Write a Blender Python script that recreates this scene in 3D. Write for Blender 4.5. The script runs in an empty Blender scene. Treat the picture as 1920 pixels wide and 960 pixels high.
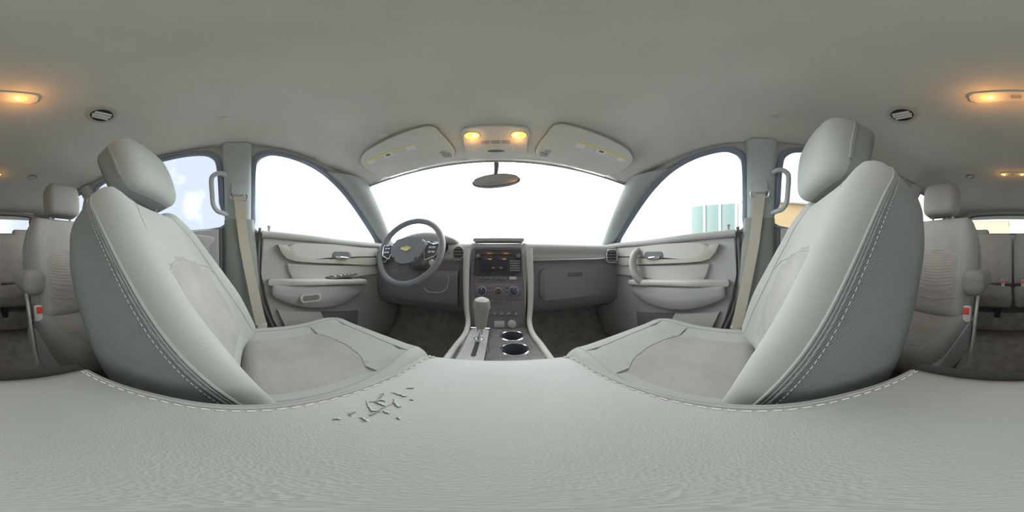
import bpy, bmesh, math, random
from mathutils import Vector, Matrix
from mathutils.bvhtree import BVHTree
from mathutils.geometry import delaunay_2d_cdt
random.seed(7)
sc = bpy.context.scene
COL = sc.collection
PI = math.pi
# ------------------------------------------------------------------ camera (a 360 degree spherical camera over the console lid)
CAM = Vector((0.015, 0.0, 0.70))
FPX = 936.0                                   # pixel column that looks straight ahead (+Y)
cd = bpy.data.cameras.new('camera')
cam = bpy.data.objects.new('camera', cd)
COL.objects.link(cam)
cd.type = 'PANO'
for holder in (cd, getattr(cd, 'cycles', None)):
    try: holder.panorama_type = 'EQUIRECTANGULAR'
    except Exception: pass
cd.clip_start = 0.01
cam.location = CAM
cam.rotation_euler = (PI/2, 0, -math.radians((960-FPX)*0.1875))
sc.camera = cam
# ------------------------------------------------------------------ colour management
sc.view_settings.view_transform = 'Standard'
sc.view_settings.look = 'None'
sc.view_settings.exposure = 0.0
sc.view_settings.gamma = 1.0
sc.view_settings.use_curve_mapping = False
sc.cycles.use_denoising = True
sc.cycles.max_bounces = 14
sc.cycles.diffuse_bounces = 9
sc.cycles.transparent_max_bounces = 16
sc.cycles.sample_clamp_indirect = 6.0
# ------------------------------------------------------------------ sky: blazing white ahead, pale blue with clouds behind on the driver's side
SKY_FRONT, SKY_BACK, SKY_BLUE = 7.4, 1.7, 0.95
w = bpy.data.worlds.new('sky'); sc.world = w; w.use_nodes = True
nt = w.node_tree; nt.nodes.clear()
def N(t, **k):
    n = nt.nodes.new(t)
    for a, b in k.items(): setattr(n, a, b)
    return n
tc = N('ShaderNodeTexCoord'); sx = N('ShaderNodeSeparateXYZ'); nt.links.new(tc.outputs['Generated'], sx.inputs[0])
fr = N('ShaderNodeMapRange'); fr.interpolation_type = 'SMOOTHSTEP'
fr.inputs['From Min'].default_value = -0.15; fr.inputs['From Max'].default_value = 0.75
nt.links.new(sx.outputs['Y'], fr.inputs['Value'])
st = N('ShaderNodeMix', data_type='FLOAT'); st.inputs[2].default_value = SKY_BACK; st.inputs[3].default_value = SKY_FRONT
nt.links.new(fr.outputs[0], st.inputs[0])
# blue quadrant: direction towards (-x, -y)
dt = N('ShaderNodeVectorMath', operation='DOT_PRODUCT'); dt.inputs[1].default_value = (-0.79, -0.60, 0.10)
nt.links.new(tc.outputs['Generated'], dt.inputs[0])
bq = N('ShaderNodeMapRange'); bq.interpolation_type = 'SMOOTHSTEP'
bq.inputs['From Min'].default_value = 0.50; bq.inputs['From Max'].default_value = 0.78
nt.links.new(dt.outputs['Value'], bq.inputs['Value'])
nz = N('ShaderNodeTexNoise'); nz.inputs['Scale'].default_value = 3.4; nz.inputs['Detail'].default_value = 4
mp = N('ShaderNodeMapping'); mp.inputs['Location'].default_value = (0.35, 0.2, 1.1)
nt.links.new(tc.outputs['Generated'], mp.inputs[0]); nt.links.new(mp.outputs[0], nz.inputs['Vector'])
cl = N('ShaderNodeMapRange'); cl.inputs['From Min'].default_value = 0.55; cl.inputs['From Max'].default_value = 0.68
nt.links.new(nz.outputs[0], cl.inputs['Value'])
bc = N('ShaderNodeMix', data_type='RGBA'); bc.inputs[6].default_value = (0.84, 0.93, 1.12, 1); bc.inputs[7].default_value = (1.35, 1.38, 1.42, 1)
nt.links.new(cl.outputs[0], bc.inputs[0])
bs = N('ShaderNodeVectorMath', operation='SCALE'); bs.inputs['Scale'].default_value = SKY_BLUE
nt.links.new(bc.outputs[2], bs.inputs[0])
wc = N('ShaderNodeVectorMath', operation='SCALE'); wc.inputs[0].default_value = (0.97, 1.0, 1.02)
nt.links.new(st.outputs[0], wc.inputs['Scale'])
mx = N('ShaderNodeMix', data_type='RGBA')
nt.links.new(bq.outputs[0], mx.inputs[0]); nt.links.new(wc.outputs[0], mx.inputs[6]); nt.links.new(bs.outputs[0], mx.inputs[7])
bg = N('ShaderNodeBackground'); nt.links.new(mx.outputs[2], bg.inputs[0])
wo = N('ShaderNodeOutputWorld'); nt.links.new(bg.outputs[0], wo.inputs[0])
w.cycles.sampling_method = 'MANUAL'; w.cycles.sample_map_resolution = 512

# ------------------------------------------------------------------ materials
MATS = {}
def mat(name, col, rough=0.6, metal=0.0, bump=None, bscale=600, bstr=0.25, var=0.0, vscale=8, emit=None, estr=0, spec=0.4, sheen=0.0, col2=None, coat=0.0):
    m = bpy.data.materials.new(name); m.use_nodes = True
    t = m.node_tree; b = t.nodes['Principled BSDF']
    b.inputs['Base Color'].default_value = (*col, 1); b.inputs['Roughness'].default_value = rough
    b.inputs['Metallic'].default_value = metal; b.inputs['Specular IOR Level'].default_value = spec
    if sheen: b.inputs['Sheen Weight'].default_value = sheen
    if coat: b.inputs['Coat Weight'].default_value = coat
    if emit: b.inputs['Emission Color'].default_value = (*emit, 1); b.inputs['Emission Strength'].default_value = estr
    tcn = t.nodes.new('ShaderNodeTexCoord')
    if var or col2:
        n = t.nodes.new('ShaderNodeTexNoise'); n.inputs['Scale'].default_value = vscale; n.inputs['Detail'].default_value = 6
        t.links.new(tcn.outputs['Object'], n.inputs['Vector'])
        mr = t.nodes.new('ShaderNodeMapRange'); mr.inputs['From Min'].default_value = .35; mr.inputs['From Max'].default_value = .65
        t.links.new(n.outputs[0], mr.inputs['Value'])
        x = t.nodes.new('ShaderNodeMix'); x.data_type = 'RGBA'
        c2 = col2 or tuple(min(1, c*(1+var)) for c in col); c1 = col if col2 else tuple(c*(1-var) for c in col)
        x.inputs[6].default_value = (*c1, 1); x.inputs[7].default_value = (*c2, 1)
        t.links.new(mr.outputs[0], x.inputs[0]); t.links.new(x.outputs[2], b.inputs['Base Color'])
    if bump:
        bn = t.nodes.new('ShaderNodeBump'); bn.inputs['Strength'].default_value = bstr; bn.inputs['Distance'].default_value = 0.002
        if bump == 'weave':
            wv = t.nodes.new('ShaderNodeTexWave'); wv.bands_direction = 'DIAGONAL'; wv.inputs['Scale'].default_value = bscale; wv.inputs['Distortion'].default_value = .6
            w2 = t.nodes.new('ShaderNodeTexWave'); w2.bands_direction = 'Z'; w2.inputs['Scale'].default_value = bscale*1.1; w2.inputs['Distortion'].default_value = .6
            ad = t.nodes.new('ShaderNodeMath'); ad.operation = 'MULTIPLY'
            t.links.new(tcn.outputs['Object'], wv.inputs['Vector']); t.links.new(tcn.outputs['Object'], w2.inputs['Vector'])
            t.links.new(wv.outputs[1], ad.inputs[0]); t.links.new(w2.outputs[1], ad.inputs[1]); src = ad.outputs[0]
        elif bump == 'rib':
            wv = t.nodes.new('ShaderNodeTexWave'); wv.bands_direction = 'Y'; wv.inputs['Scale'].default_value = bscale; wv.inputs['Distortion'].default_value = 1.5; wv.inputs['Detail Scale'].default_value = 2
            t.links.new(tcn.outputs['Object'], wv.inputs['Vector']); src = wv.outputs[1]
        elif bump == 'leather':
            v = t.nodes.new('ShaderNodeTexVoronoi'); v.inputs['Scale'].default_value = bscale
            n2 = t.nodes.new('ShaderNodeTexNoise'); n2.inputs['Scale'].default_value = bscale*.12; n2.inputs['Detail'].default_value = 5
            t.links.new(tcn.outputs['Object'], v.inputs['Vector']); t.links.new(tcn.outputs['Object'], n2.inputs['Vector'])
            ad = t.nodes.new('ShaderNodeMath'); ad.operation = 'ADD'
            t.links.new(v.outputs[0], ad.inputs[0]); t.links.new(n2.outputs[0], ad.inputs[1]); src = ad.outputs[0]
        else:
            n2 = t.nodes.new('ShaderNodeTexNoise'); n2.inputs['Scale'].default_value = bscale; n2.inputs['Detail'].default_value = 3
            t.links.new(tcn.outputs['Object'], n2.inputs['Vector']); src = n2.outputs[0]
        t.links.new(src, bn.inputs['Height']); t.links.new(bn.outputs[0], b.inputs['Normal'])
    MATS[name] = m
    return m
mat('headliner', (.67,.67,.61), .95, bump='noise', bscale=900, bstr=.25, var=.03, spec=.1)
mat('seat_cloth', (.345,.362,.335), .85, bump='weave', bscale=260, bstr=.18, var=.035, vscale=5, spec=.2, sheen=.15)
mat('seat_mesh', (.25,.28,.27), .85, bump='weave', bscale=150, bstr=.55, var=.05, vscale=6, spec=.2)
mat('seat_insert', (.335,.335,.305), .9, bump='rib', bscale=110, bstr=.35, var=.06, vscale=14, spec=.15)
mat('rear_cloth', (.27,.26,.24), .9, bump='weave', bscale=120, bstr=.3, var=.04, spec=.15)
mat('rear_insert', (.27,.245,.22), .9, bump='rib', bscale=80, bstr=.6, var=.06, vscale=14, spec=.15)
mat('piping', (.30,.33,.31), .8)
mat('seat_thread', (.52,.54,.48), .7)
mat('thread', (.78,.76,.68), .7)
mat('lid_leather', (.37,.385,.365), .5, bump='leather', bscale=700, bstr=.14, var=.035, vscale=9, spec=.35)
mat('lid_torn', (.60,.59,.55), .8, bump='noise', bscale=500, bstr=.3)
mat('torn_edge', (.27,.26,.235), .9)
mat('trim_grey', (.41,.41,.40), .6, bump='noise', bscale=700, bstr=.2, var=.02, spec=.3)
mat('trim_light', (.50,.49,.46), .6, bump='noise', bscale=700, bstr=.2, spec=.3)
mat('trim_beige', (.46,.44,.395), .6, bump='noise', bscale=600, bstr=.2, spec=.3)
mat('knob_leather', (.33,.31,.28), .5, bump='leather', bscale=700, bstr=.15)
mat('stack_dark', (.15,.13,.145), .5)
mat('pillar_upper', (.44,.48,.48), .7, bump='noise', bscale=600, bstr=.2, spec=.25)
mat('pillar_lower', (.28,.30,.27), .7, bump='noise', bscale=600, bstr=.2, spec=.25)
mat('trim_dark', (.16,.16,.165), .7, bump='noise', bscale=600, bstr=.2, spec=.3)
mat('dash_dark', (.28,.265,.275), .7, bump='leather', bscale=350, bstr=.2, spec=.3)
mat('dash_pad', (.40,.40,.39), .7, bump='leather', bscale=350, bstr=.2, spec=.25)
mat('hinge_black', (.06,.065,.06), .5)
mat('black', (.03,.03,.035), .5)
mat('rubber', (.10,.11,.14), .6)
mat('window_rubber', (.23,.27,.34), .6)
mat('gloss_black', (.035,.035,.05), .15, spec=.6, coat=.5)
mat('screen', (.02,.025,.04), .08, spec=.7)
mat('chrome', (.82,.83,.85), .16, metal=1)
mat('satin', (.62,.63,.64), .35, metal=.9)
mat('wood', (.15,.145,.14), .3, var=.2, vscale=30, spec=.5)
mat('carpet', (.40,.385,.365), 1, bump='noise', bscale=500, bstr=.9, var=.15, vscale=18, spec=.05)
mat('belt', (.52,.48,.39), .7, bump='rib', bscale=400, bstr=.3)
mat('red', (.75,.05,.03), .4, spec=.5)
mat('gold', (.75,.6,.25), .3, metal=.8)
mat('white_label', (.80,.80,.77), .5)
mat('yellow_label', (.85,.68,.12), .5)
mat('ink', (.05,.05,.05), .6)
mat('ring_blue', (.30,.33,.55), .3, metal=.3)
mat('lamp_glow', (1,.6,.2), .3, emit=(1.0,.42,.06), estr=2.6)
mat('lamp_bulb', (1,.85,.5), .3, emit=(1.0,.75,.35), estr=30)
mat('lamp_lens', (.75,.62,.42), .25, emit=(1.0,.55,.15), estr=.5)
mat('wheel_leather', (.24,.25,.28), .45, bump='leather', bscale=350, bstr=.2)
mat('white_siding', (.80,.78,.74), .85)
mat('mirror', (.75,.77,.80), .06, metal=1)
mat('tan_siding', (.42,.31,.17), .85, var=.06, vscale=1.2)
mat('grey_roof', (.45,.42,.40), .7)
mat('green_glass', (.25,.34,.32), .2)
mat('asphalt', (.35,.35,.34), .9, bump='noise', bscale=30, bstr=.3, var=.08, vscale=2)
g = bpy.data.materials.new('glass'); g.use_nodes = True
t = g.node_tree; t.nodes.clear()
tr = t.nodes.new('ShaderNodeBsdfTransparent'); tr.inputs[0].default_value = (.95,.97,.96,1)
gl = t.nodes.new('ShaderNodeBsdfGlossy'); gl.inputs['Roughness'].default_value = .02
lw = t.nodes.new('ShaderNodeFresnel'); lw.inputs[0].default_value = 1.12
mxs = t.nodes.new('ShaderNodeMixShader'); o = t.nodes.new('ShaderNodeOutputMaterial')
t.links.new(lw.outputs[0], mxs.inputs[0]); t.links.new(tr.outputs[0], mxs.inputs[1]); t.links.new(gl.outputs[0], mxs.inputs[2]); t.links.new(mxs.outputs[0], o.inputs[0])
MATS['glass'] = g

# ------------------------------------------------------------------ object helpers
WL = {}
def tag(o, label=None, cat=None, group=None, kind=None):
    if label: o['label'] = label
    if cat: o['category'] = cat
    if group: o['group'] = group
    if kind: o['kind'] = kind
    return o
def thing(name, loc, label, cat, group=None, kind=None):
    o = bpy.data.objects.new(name, None); COL.objects.link(o); o.empty_display_size = .05
    o.location = loc; WL[o] = Vector(loc)
    return tag(o, label, cat, group, kind)
def mk(name, verts, faces, m, parent=None, idx=None, smooth=True, base=False, recalc=True, sharp=40):
    """verts in world coordinates; the object's origin goes to the middle (or the base) of its box"""
    verts = [Vector(v) for v in verts]
    lo = Vector([min(v[i] for v in verts) for i in range(3)]); hi = Vector([max(v[i] for v in verts) for i in range(3)])
    c = (lo+hi)/2
    if base: c.z = lo.z
    me = bpy.data.meshes.new(name)
    me.from_pydata([v-c for v in verts], [], faces)
    ms = m if isinstance(m, (list, tuple)) else [m]
    for k in ms: me.materials.append(MATS[k])
    if idx:
        for p, i in zip(me.polygons, idx): p.material_index = i
    bm = bmesh.new(); bm.from_mesh(me)
    bmesh.ops.remove_doubles(bm, verts=bm.verts, dist=1e-6)
    if recalc: bmesh.ops.recalc_face_normals(bm, faces=bm.faces)
    if smooth:
        for f in bm.faces: f.smooth = True
        for e in bm.edges:
            if len(e.link_faces) == 2 and e.calc_face_angle(0) > math.radians(sharp): e.smooth = False
    bm.to_mesh(me); bm.free()
    o = bpy.data.objects.new(name, me); COL.objects.link(o)
    if parent: o.parent = parent; o.location = c - WL[parent]
    else: o.location = c
    WL[o] = c
    return o
class G:                                       # a growing mesh
    def __init__(s): s.v = []; s.f = []; s.i = []
    def add(s, vf, mi=0):
        v, f = vf[0], vf[1]; k = len(s.v)
        s.v += [tuple(p) for p in v]; s.f += [tuple(a+k for a in q) for q in f]
        s.i += (list(vf[2]) if len(vf) > 2 and vf[2] is not None else [mi]*len(f))
        return s
    def build(s, name, m, parent=None, **k): return mk(name, s.v, s.f, m, parent, idx=s.i, **k)
def sm(a, b, x):
    t = max(0., min(1., (x-a)/(b-a))); return t*t*(3-2*t)
def catmull(P, closed=False, n=6):
    P = [Vector(p) for p in P]; out = []; L = len(P)
    rng = range(L) if closed else range(L-1)
    for i in rng:
        if closed: a, b, c, d = P[i-1], P[i], P[(i+1) % L], P[(i+2) % L]
        else: a, b, c, d = P[max(i-1, 0)], P[i], P[i+1], P[min(i+2, L-1)]
        for k in range(n):
            t = k/n
            out.append(.5*((2*b)+(-a+c)*t+(2*a-5*b+4*c-d)*t*t+(-a+3*b-3*c+d)*t**3))
    if not closed: out.append(P[-1])
    return out
def rbox(hx, hy, hz, r, deform=None, res=(8, 5, 8), matfn=None, nr=4):
    """rounded box about the origin, each face a fine grid, then deformed"""
    def ticks(h, n):
        rr = min(r, h*.999); a = [-h + rr*(1-math.cos(k/nr*PI/2)) for k in range(nr)]
        inner = h-rr
        b = [-inner + 2*inner*k/n for k in range(n+1)]
        return a + b + [-q for q in reversed(a)]
    T = [ticks(hx, res[0]), ticks(hy, res[1]), ticks(hz, res[2])]; H = (hx, hy, hz)
    vs = {}; V = []; F = []; I = []
    def vid(p):
        k = tuple(round(q, 6) for q in p)
        if k not in vs:
            P = Vector(p); inn = Vector([max(-(H[i]-min(r, H[i]*.999)), min(H[i]-min(r, H[i]*.999), P[i])) for i in range(3)])
            d = P-inn
            q = inn + d.normalized()*r if d.length > 1e-9 else P
            # keep grid spread even on rounded edges
            vs[k] = len(V); V.append(q)
        return vs[k]
    for ax in range(3):
        u, w_ = (ax+1) % 3, (ax+2) % 3
        for sgn in (-1, 1):
            for i in range(len(T[u])-1):
                for j in range(len(T[w_])-1):
                    q = []
                    for (a, b) in ((i, j), (i+1, j), (i+1, j+1), (i, j+1)):
                        p = [0, 0, 0]; p[ax] = sgn*H[ax]; p[u] = T[u][a]; p[w_] = T[w_][b]; q.append(vid(p))
                    if sgn < 0: q.reverse()
                    F.append(tuple(q))
    if matfn:
        for f in F:
            c = sum((V[a] for a in f), Vector())/4; I.append(matfn(c))
    if deform: V = [Vector(deform(*v)) for v in V]
    return V, F, (I or None)
def at(vf, loc, rx=0, ry=0, rz=0):
    M = Matrix.Translation(loc) @ Matrix.Rotation(rz, 4, 'Z') @ Matrix.Rotation(ry, 4, 'Y') @ Matrix.Rotation(rx, 4, 'X')
    return [M @ Vector(v) for v in vf[0]], vf[1]
def tube(P, r, closed=False, k=8, cap=True, flat=None, up=None):
    """round (or flat: (half width, half thickness)) sweep along P"""
    P = [Vector(p) for p in P]; n = len(P); V = []; F = []; prev = None
    for i in range(n):
        if closed: t = P[(i+1) % n]-P[i-1]
        else: t = P[min(i+1, n-1)]-P[max(i-1, 0)]
        t.normalize()
        if prev is None or up is not None:
            ref = Vector(up[i] if isinstance(up, list) else up) if up is not None else (Vector((0, 0, 1)) if abs(t.z) < .9 else Vector((1, 0, 0)))
            a = ref - t*ref.dot(t); a.normalize()
        else:
            a = prev - t*prev.dot(t); a.normalize()
        prev = a; b = t.cross(a)
        rr = r[i] if isinstance(r, (list, tuple)) else r
        if flat:
            hw, ht = flat
            pts = [(-hw, -ht), (hw, -ht), (hw, ht), (-hw, ht)]
            for (x, y) in pts: V.append(P[i]+b*x+a*y)
        else:
            for q in range(k):
                an = 2*PI*q/k; V.append(P[i]+a*(rr*math.cos(an))+b*(rr*math.sin(an)))
    kk = 4 if flat else k
    for i in range(n if closed else n-1):
        for q in range(kk):
            a0 = i*kk+q; a1 = i*kk+(q+1) % kk; b0 = ((i+1) % n)*kk+q; b1 = ((i+1) % n)*kk+(q+1) % kk
            F.append((a0, a1, b1, b0))
    if cap and not closed:
        F.append(tuple(range(kk-1, -1, -1))); F.append(tuple((n-1)*kk+q for q in range(kk)))
    return V, F
def lathe(prof, n=28, M=None, cap=True):
    """prof: (radius, height) about Z"""
    V = []; F = []; L = len(prof)
    for (r, h) in prof:
        for k in range(n): V.append(Vector((r*math.cos(2*PI*k/n), r*math.sin(2*PI*k/n), h)))
    for i in range(L-1):
        for k in range(n): F.append((i*n+k, i*n+(k+1) % n, (i+1)*n+(k+1) % n, (i+1)*n+k))
    if cap and prof[0][0] > 1e-5: F.append(tuple(range(n-1, -1, -1)))
    if cap and prof[-1][0] > 1e-5: F.append(tuple((L-1)*n+k for k in range(n)))
    if M is not None: V = [M @ v for v in V]
    return V, F
def frame_mat(loc, z, x=None):
    z = Vector(z).normalized(); x = Vector(x) if x else (Vector((1, 0, 0)) if abs(z.x) < .9 else Vector((0, 1, 0)))
    x = (x - z*x.dot(z)).normalized(); y = z.cross(x)
    return Matrix(((x.x, y.x, z.x, loc[0]), (x.y, y.y, z.y, loc[1]), (x.z, y.z, z.z, loc[2]), (0, 0, 0, 1)))
def prism(P, h0, h1, bev=0.003, M=None, seg=2):
    """polygon P in the local XY plane, extruded from h0 to h1 along Z, the edges at h1 bevelled"""
    bm = bmesh.new(); P = [Vector((p[0], p[1], 0)) for p in P]
    a = [bm.verts.new((p.x, p.y, h0)) for p in P]; b = [bm.verts.new((p.x, p.y, h1)) for p in P]; n = len(P)
    bm.faces.new(list(reversed(a))); top = bm.faces.new(b)
    for i in range(n): bm.faces.new((a[i], a[(i+1) % n], b[(i+1) % n], b[i]))
    if bev > 0: bmesh.ops.bevel(bm, geom=list(top.edges), offset=bev, segments=seg, affect='EDGES', profile=.5)
    bmesh.ops.triangulate(bm, faces=[f for f in bm.faces if len(f.verts) > 4])
    bm.verts.index_update()
    V = [v.co.copy() for v in bm.verts]; F = [tuple(v.index for v in f.verts) for f in bm.faces]; bm.free()
    if M is not None: V = [M @ v for v in V]
    return V, F
def rrect(hx, hy, r, n=5):
    out = []
    for (cx, cy, a0) in ((hx-r, hy-r, 0), (-hx+r, hy-r, PI/2), (-hx+r, -hy+r, PI), (hx-r, -hy+r, 1.5*PI)):
        for k in range(n+1):
            a = a0+PI/2*k/n; out.append((cx+r*math.cos(a), cy+r*math.sin(a)))
    return out
def oval(a, b, n=28): return [(a*math.cos(2*PI*k/n), b*math.sin(2*PI*k/n)) for k in range(n)]
def ray(px, py):
    az = math.radians((px-FPX)*.1875); el = math.radians((480-py)*.1875)
    return Vector((math.sin(az)*math.cos(el), math.cos(az)*math.cos(el), math.sin(el)))
def on_plane(px, py, p0, n):
    d = ray(px, py); n = Vector(n); return CAM + d*((Vector(p0)-CAM).dot(n)/d.dot(n))
def onx(px, py, x): return on_plane(px, py, (x, 0, 0), (1, 0, 0))
def ony(px, py, y): return on_plane(px, py, (0, y, 0), (0, 1, 0))
def onz(px, py, z): return on_plane(px, py, (0, 0, z), (0, 0, 1))
def bvh(o):
    me = o.data; c = WL[o]
    return BVHTree.FromPolygons([v.co+c for v in me.vertices], [tuple(p.vertices) for p in me.polygons])
def snap(tree, P, lift=0.0):
    out = []; nor = []
    for p in P:
        h, n, i, d = tree.find_nearest(Vector(p))
        out.append(h+n*lift); nor.append(n)
    return out, nor
def seam(tree, P, r=.0022, lift=-.0003, closed=False, n=6):
    Q, _ = snap(tree, catmull(P, closed, n), lift); return tube(Q, r, closed, 6)
def resample(P, step):
    out = [P[0].copy()]; acc = 0
    for a, b in zip(P, P[1:]):
        L = (b-a).length
        while L and acc+L >= step:
            t = (step-acc)/L; a = a+(b-a)*t; out.append(a.copy()); L = (b-a).length; acc = 0
        acc += L
    return out
def stitches(tree, P, step=.008, ln=.0045, r=.0008, n=8, lift=.0012):
    Q = resample(catmull(P, False, n), step); g_ = G()
    for a, b in zip(Q, Q[1:]):
        d = (b-a).normalized()*ln; q, _ = snap(tree, [a, a+d*.5, a+d], lift)
        g_.add(tube(q, r, False, 4))
    return g_

# ------------------------------------------------------------------ the cabin shell
def zc(y): return 1.245 - .085*sm(.05, .70, y) - .05*sm(-1.1, -1.9, y)       # roof height on the centre line
def zt(y): return zc(y)-.045                                               # height where roof meets side
def wx(z): return .755 if z <= .80 else .755 - .15*((z-.80)/.40)**1.25       # half width of the cabin
def shell_pt(side, y, z): return Vector((side*wx(z), y, z))
def hit_side(px, py):
    """point of the cabin side seen at a pixel"""
    d = ray(px, py); s = 1 if d.x > 0 else -1; lo, hi = 0.0, 5.0
    for _ in range(50):
        t = (lo+hi)/2; p = CAM+d*t
        if s*p.x < wx(p.z): lo = t
        else: hi = t
    return CAM+d*lo
def inside(p, poly):
    x, y = p[0], p[1]; c = False; n = len(poly)
    for i in range(n):
        x1, y1 = poly[i][0], poly[i][1]; x2, y2 = poly[i-1][0], poly[i-1][1]
        if (y1 > y) != (y2 > y) and x < (x2-x1)*(y-y1)/(y2-y1)+x1: c = not c
    return c
def sheet(outer, holes, fn, step=.06, thick=None):
    """flat region with holes, mapped to 3-D by fn(u, v)"""
    P = [Vector((p[0], p[1])) for p in outer]; E = [(i, (i+1) % len(outer)) for i in range(len(outer))]
    for h in holes:
        k = len(P); P += [Vector((p[0], p[1])) for p in h]; E += [(k+i, k+(i+1) % len(h)) for i in range(len(h))]
    us = [p[0] for p in outer]; vs_ = [p[1] for p in outer]
    u = min(us)+step/2
    while u < max(us):
        v = min(vs_)+step/2
        while v < max(vs_):
            if inside((u, v), outer) and not any(inside((u, v), h) for h in holes): P.append(Vector((u, v)))
            v += step
        u += step
    V2, _, F, *_ = delaunay_2d_cdt(P, E, [], 0, 1e-6)
    FF = []
    for f in F:
        c = sum((V2[a] for a in f), Vector((0, 0)))/len(f)
        if inside(c, outer) and not any(inside(c, h) for h in holes): FF.append(tuple(f))
    used = sorted({a for f in FF for a in f}); mp_ = {a: i for i, a in enumerate(used)}
    return [Vector(fn(V2[a][0], V2[a][1])) for a in used], [tuple(mp_[a] for a in f) for f in FF]
def yz(p): return (p.y, p.z)
# window openings, in (y, z) on the cabin side; driver's (x < 0) front one read from the photograph, the other is the same pane of glass mirrored
FW = [(.066,.815),(.050,.88),(.046,1.0),(.050,1.125),(.085,1.165),(.14,1.172),(.25,1.155),(.36,1.12),(.47,1.065),(.57,1.0),(.68,.92),(.79,.835),(.835,.79),(.80,.775),(.5,.79),(.25,.805)]
RW = [(-.102,.835),(-.102,.95),(-.102,1.10),(-.117,1.155),(-.18,1.178),(-.35,1.183),(-.60,1.178),(-.78,1.165),(-.82,1.13),(-.84,1.0),(-.84,.87),(-.80,.835),(-.5,.83)]
QW = [(-.97,.88),(-.96,1.0),(-.96,1.14),(-1.0,1.172),(-1.25,1.165),(-1.5,1.14),(-1.56,1.09),(-1.58,.97),(-1.54,.90),(-1.25,.88)]
def pane_curve(P): return [(p.x, p.y) for p in catmull([(a, b, 0) for a, b in P], True, 5)]
FWc, RWc, QWc = pane_curve(FW), pane_curve(RW), pane_curve(QW)
YB = -1.95
def side_outline():
    pts = [(YB,.03),(1.15,.03),(1.15,.70),(1.02,.765),(.93,.835),(.84,.92),(.74,1.01),(.655,1.09)]
    y = .62
    while y > YB: pts.append((y, zt(y))); y -= .12
    pts.append((YB, zt(YB)))
    return pts
for nm, s in (('wall_left', -1), ('wall_right', 1)):
    V, F = sheet(side_outline(), [FWc, RWc, QWc], lambda u, v: shell_pt(s, u, v), .05)
    wl = mk(nm, V, F, 'trim_grey', recalc=False)
    # outer skin so that the wall has a thickness
    md = wl.modifiers.new('thickness', 'SOLIDIFY'); md.thickness = .03; md.offset = 1 if s > 0 else -1
    tag(wl, 'grey plastic side of the cabin on the %s side' % ("driver's" if s < 0 else "front passenger's"), 'cabin side', kind='structure')
    if s < 0: WLEFT = wl
    else: WRIGHT = wl
# window seals and panes
wn = 0
for s, sd in ((-1, "driver's"), (1, "passenger's")):
    for P, what in ((FWc, 'front door window'), (RWc, 'rear door window'), (QWc, 'rear quarter window')):
        wn += 1
        t0 = thing('window_%d' % wn, shell_pt(s, P[0][0], P[0][1]), '%s side %s' % (sd, what), 'window', kind='structure')
        cy = sum(p[0] for p in P)/len(P); czz = sum(p[1] for p in P)/len(P)
        V, F = sheet(P, [], lambda u, v: shell_pt(s, u, v)+Vector((s*.016, 0, 0)), .12)
        mk('pane', V, F, 'glass', t0, recalc=False)
        ring = [shell_pt(s, u, v)+Vector((s*.006, 0, 0)) for u, v in P]
        cen = shell_pt(s, cy, czz)
        g_ = G(); n = len(ring); V = []; F = []
        for p in ring:
            out = (p-cen); out.x = 0; out.normalize()
            for (o_, d_) in ((-.010, .010), (-.006, -.012), (.012, -.016), (.020, -.006), (.020, .012)):
                V.append(p+out*o_+Vector((s*d_, 0, 0)))
        for i in range(n):
            for q in range(5):
                F.append((i*5+q, i*5+(q+1) % 5, ((i+1) % n)*5+(q+1) % 5, ((i+1) % n)*5+q))
        mk('window_seal', V, F, 'window_rubber', t0, sharp=70)
# roof
def roof_fn(u, v):                                # u = x, v = y
    a = abs(u)/.60
    return (u, v, zc(v) - .012*a*a - .035*sm(.78, 1.02, a))
def hdr(x): return .700-.050*(abs(x)/.62)**2
ol = [(-.607, YB)]
y = YB
while y < .60: ol.append((.0, y)) if False else None; y += .1
left_edge = []; y = YB
while y < .62:
    left_edge.append((-(wx(zt(y))+.002), y)); y += .08
left_edge.append((-(wx(zt(.625))+.002), .628))
right_edge = [(-a, b) for a, b in reversed(left_edge)]
front_edge = [(x_/20., hdr(x_/20.)) for x_ in range(-11, 12)]
V, F = sheet(left_edge+front_edge+right_edge, [], roof_fn, .045)
ceil = mk('ceiling', V, F, 'headliner', recalc=False)
ceil.data.flip_normals() if ceil.data.polygons[0].normal.z > 0 else None
md = ceil.modifiers.new('thickness', 'SOLIDIFY'); md.thickness = .03; md.offset = -1
tag(ceil, 'pale grey cloth headliner over the whole cabin', 'ceiling', kind='structure')
RT = None
def roof(x, y, dz=0): p = roof_fn(x, y); return Vector((p[0], p[1], p[2]+dz))
# floor
V, F = [], []
fl = G()
def grid(fn, nu, nv):
    V = [Vector(fn(i/nu, j/nv)) for i in range(nu+1) for j in range(nv+1)]
    return V, [(i*(nv+1)+j, (i+1)*(nv+1)+j, (i+1)*(nv+1)+j+1, i*(nv+1)+j+1) for i in range(nu) for j in range(nv)]
fprof = [(1.17,.42),(1.05,.16),(.92,.07),(.6,.05),(0,.05),(-1.22,.05),(-1.30,.07),(-1.32,.19),(-1.40,.205),(YB,.205)]
fp = catmull([(0, a, b) for a, b in fprof], False, 4)
V = []; F = []
xs = [-.77+1.54*k/24 for k in range(25)]
for x_ in xs:
    for p in fp: V.append(Vector((x_, p.y, p.z + .07*math.exp(-(x_/.16)**2)*sm(.95, .5, -p.y if p.y < 0 else 0)*(1 if p.y > -.5 else 0)*0)))
n = len(fp)
for i in range(24):
    for j in range(n-1): F.append((i*n+j, (i+1)*n+j, (i+1)*n+j+1, i*n+j+1))
fo = mk('floor', V, F, 'carpet'); tag(fo, 'dark grey carpet on the car floor', 'floor', kind='structure')
md = fo.modifiers.new('thickness', 'SOLIDIFY'); md.thickness = .02; md.offset = -1
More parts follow.
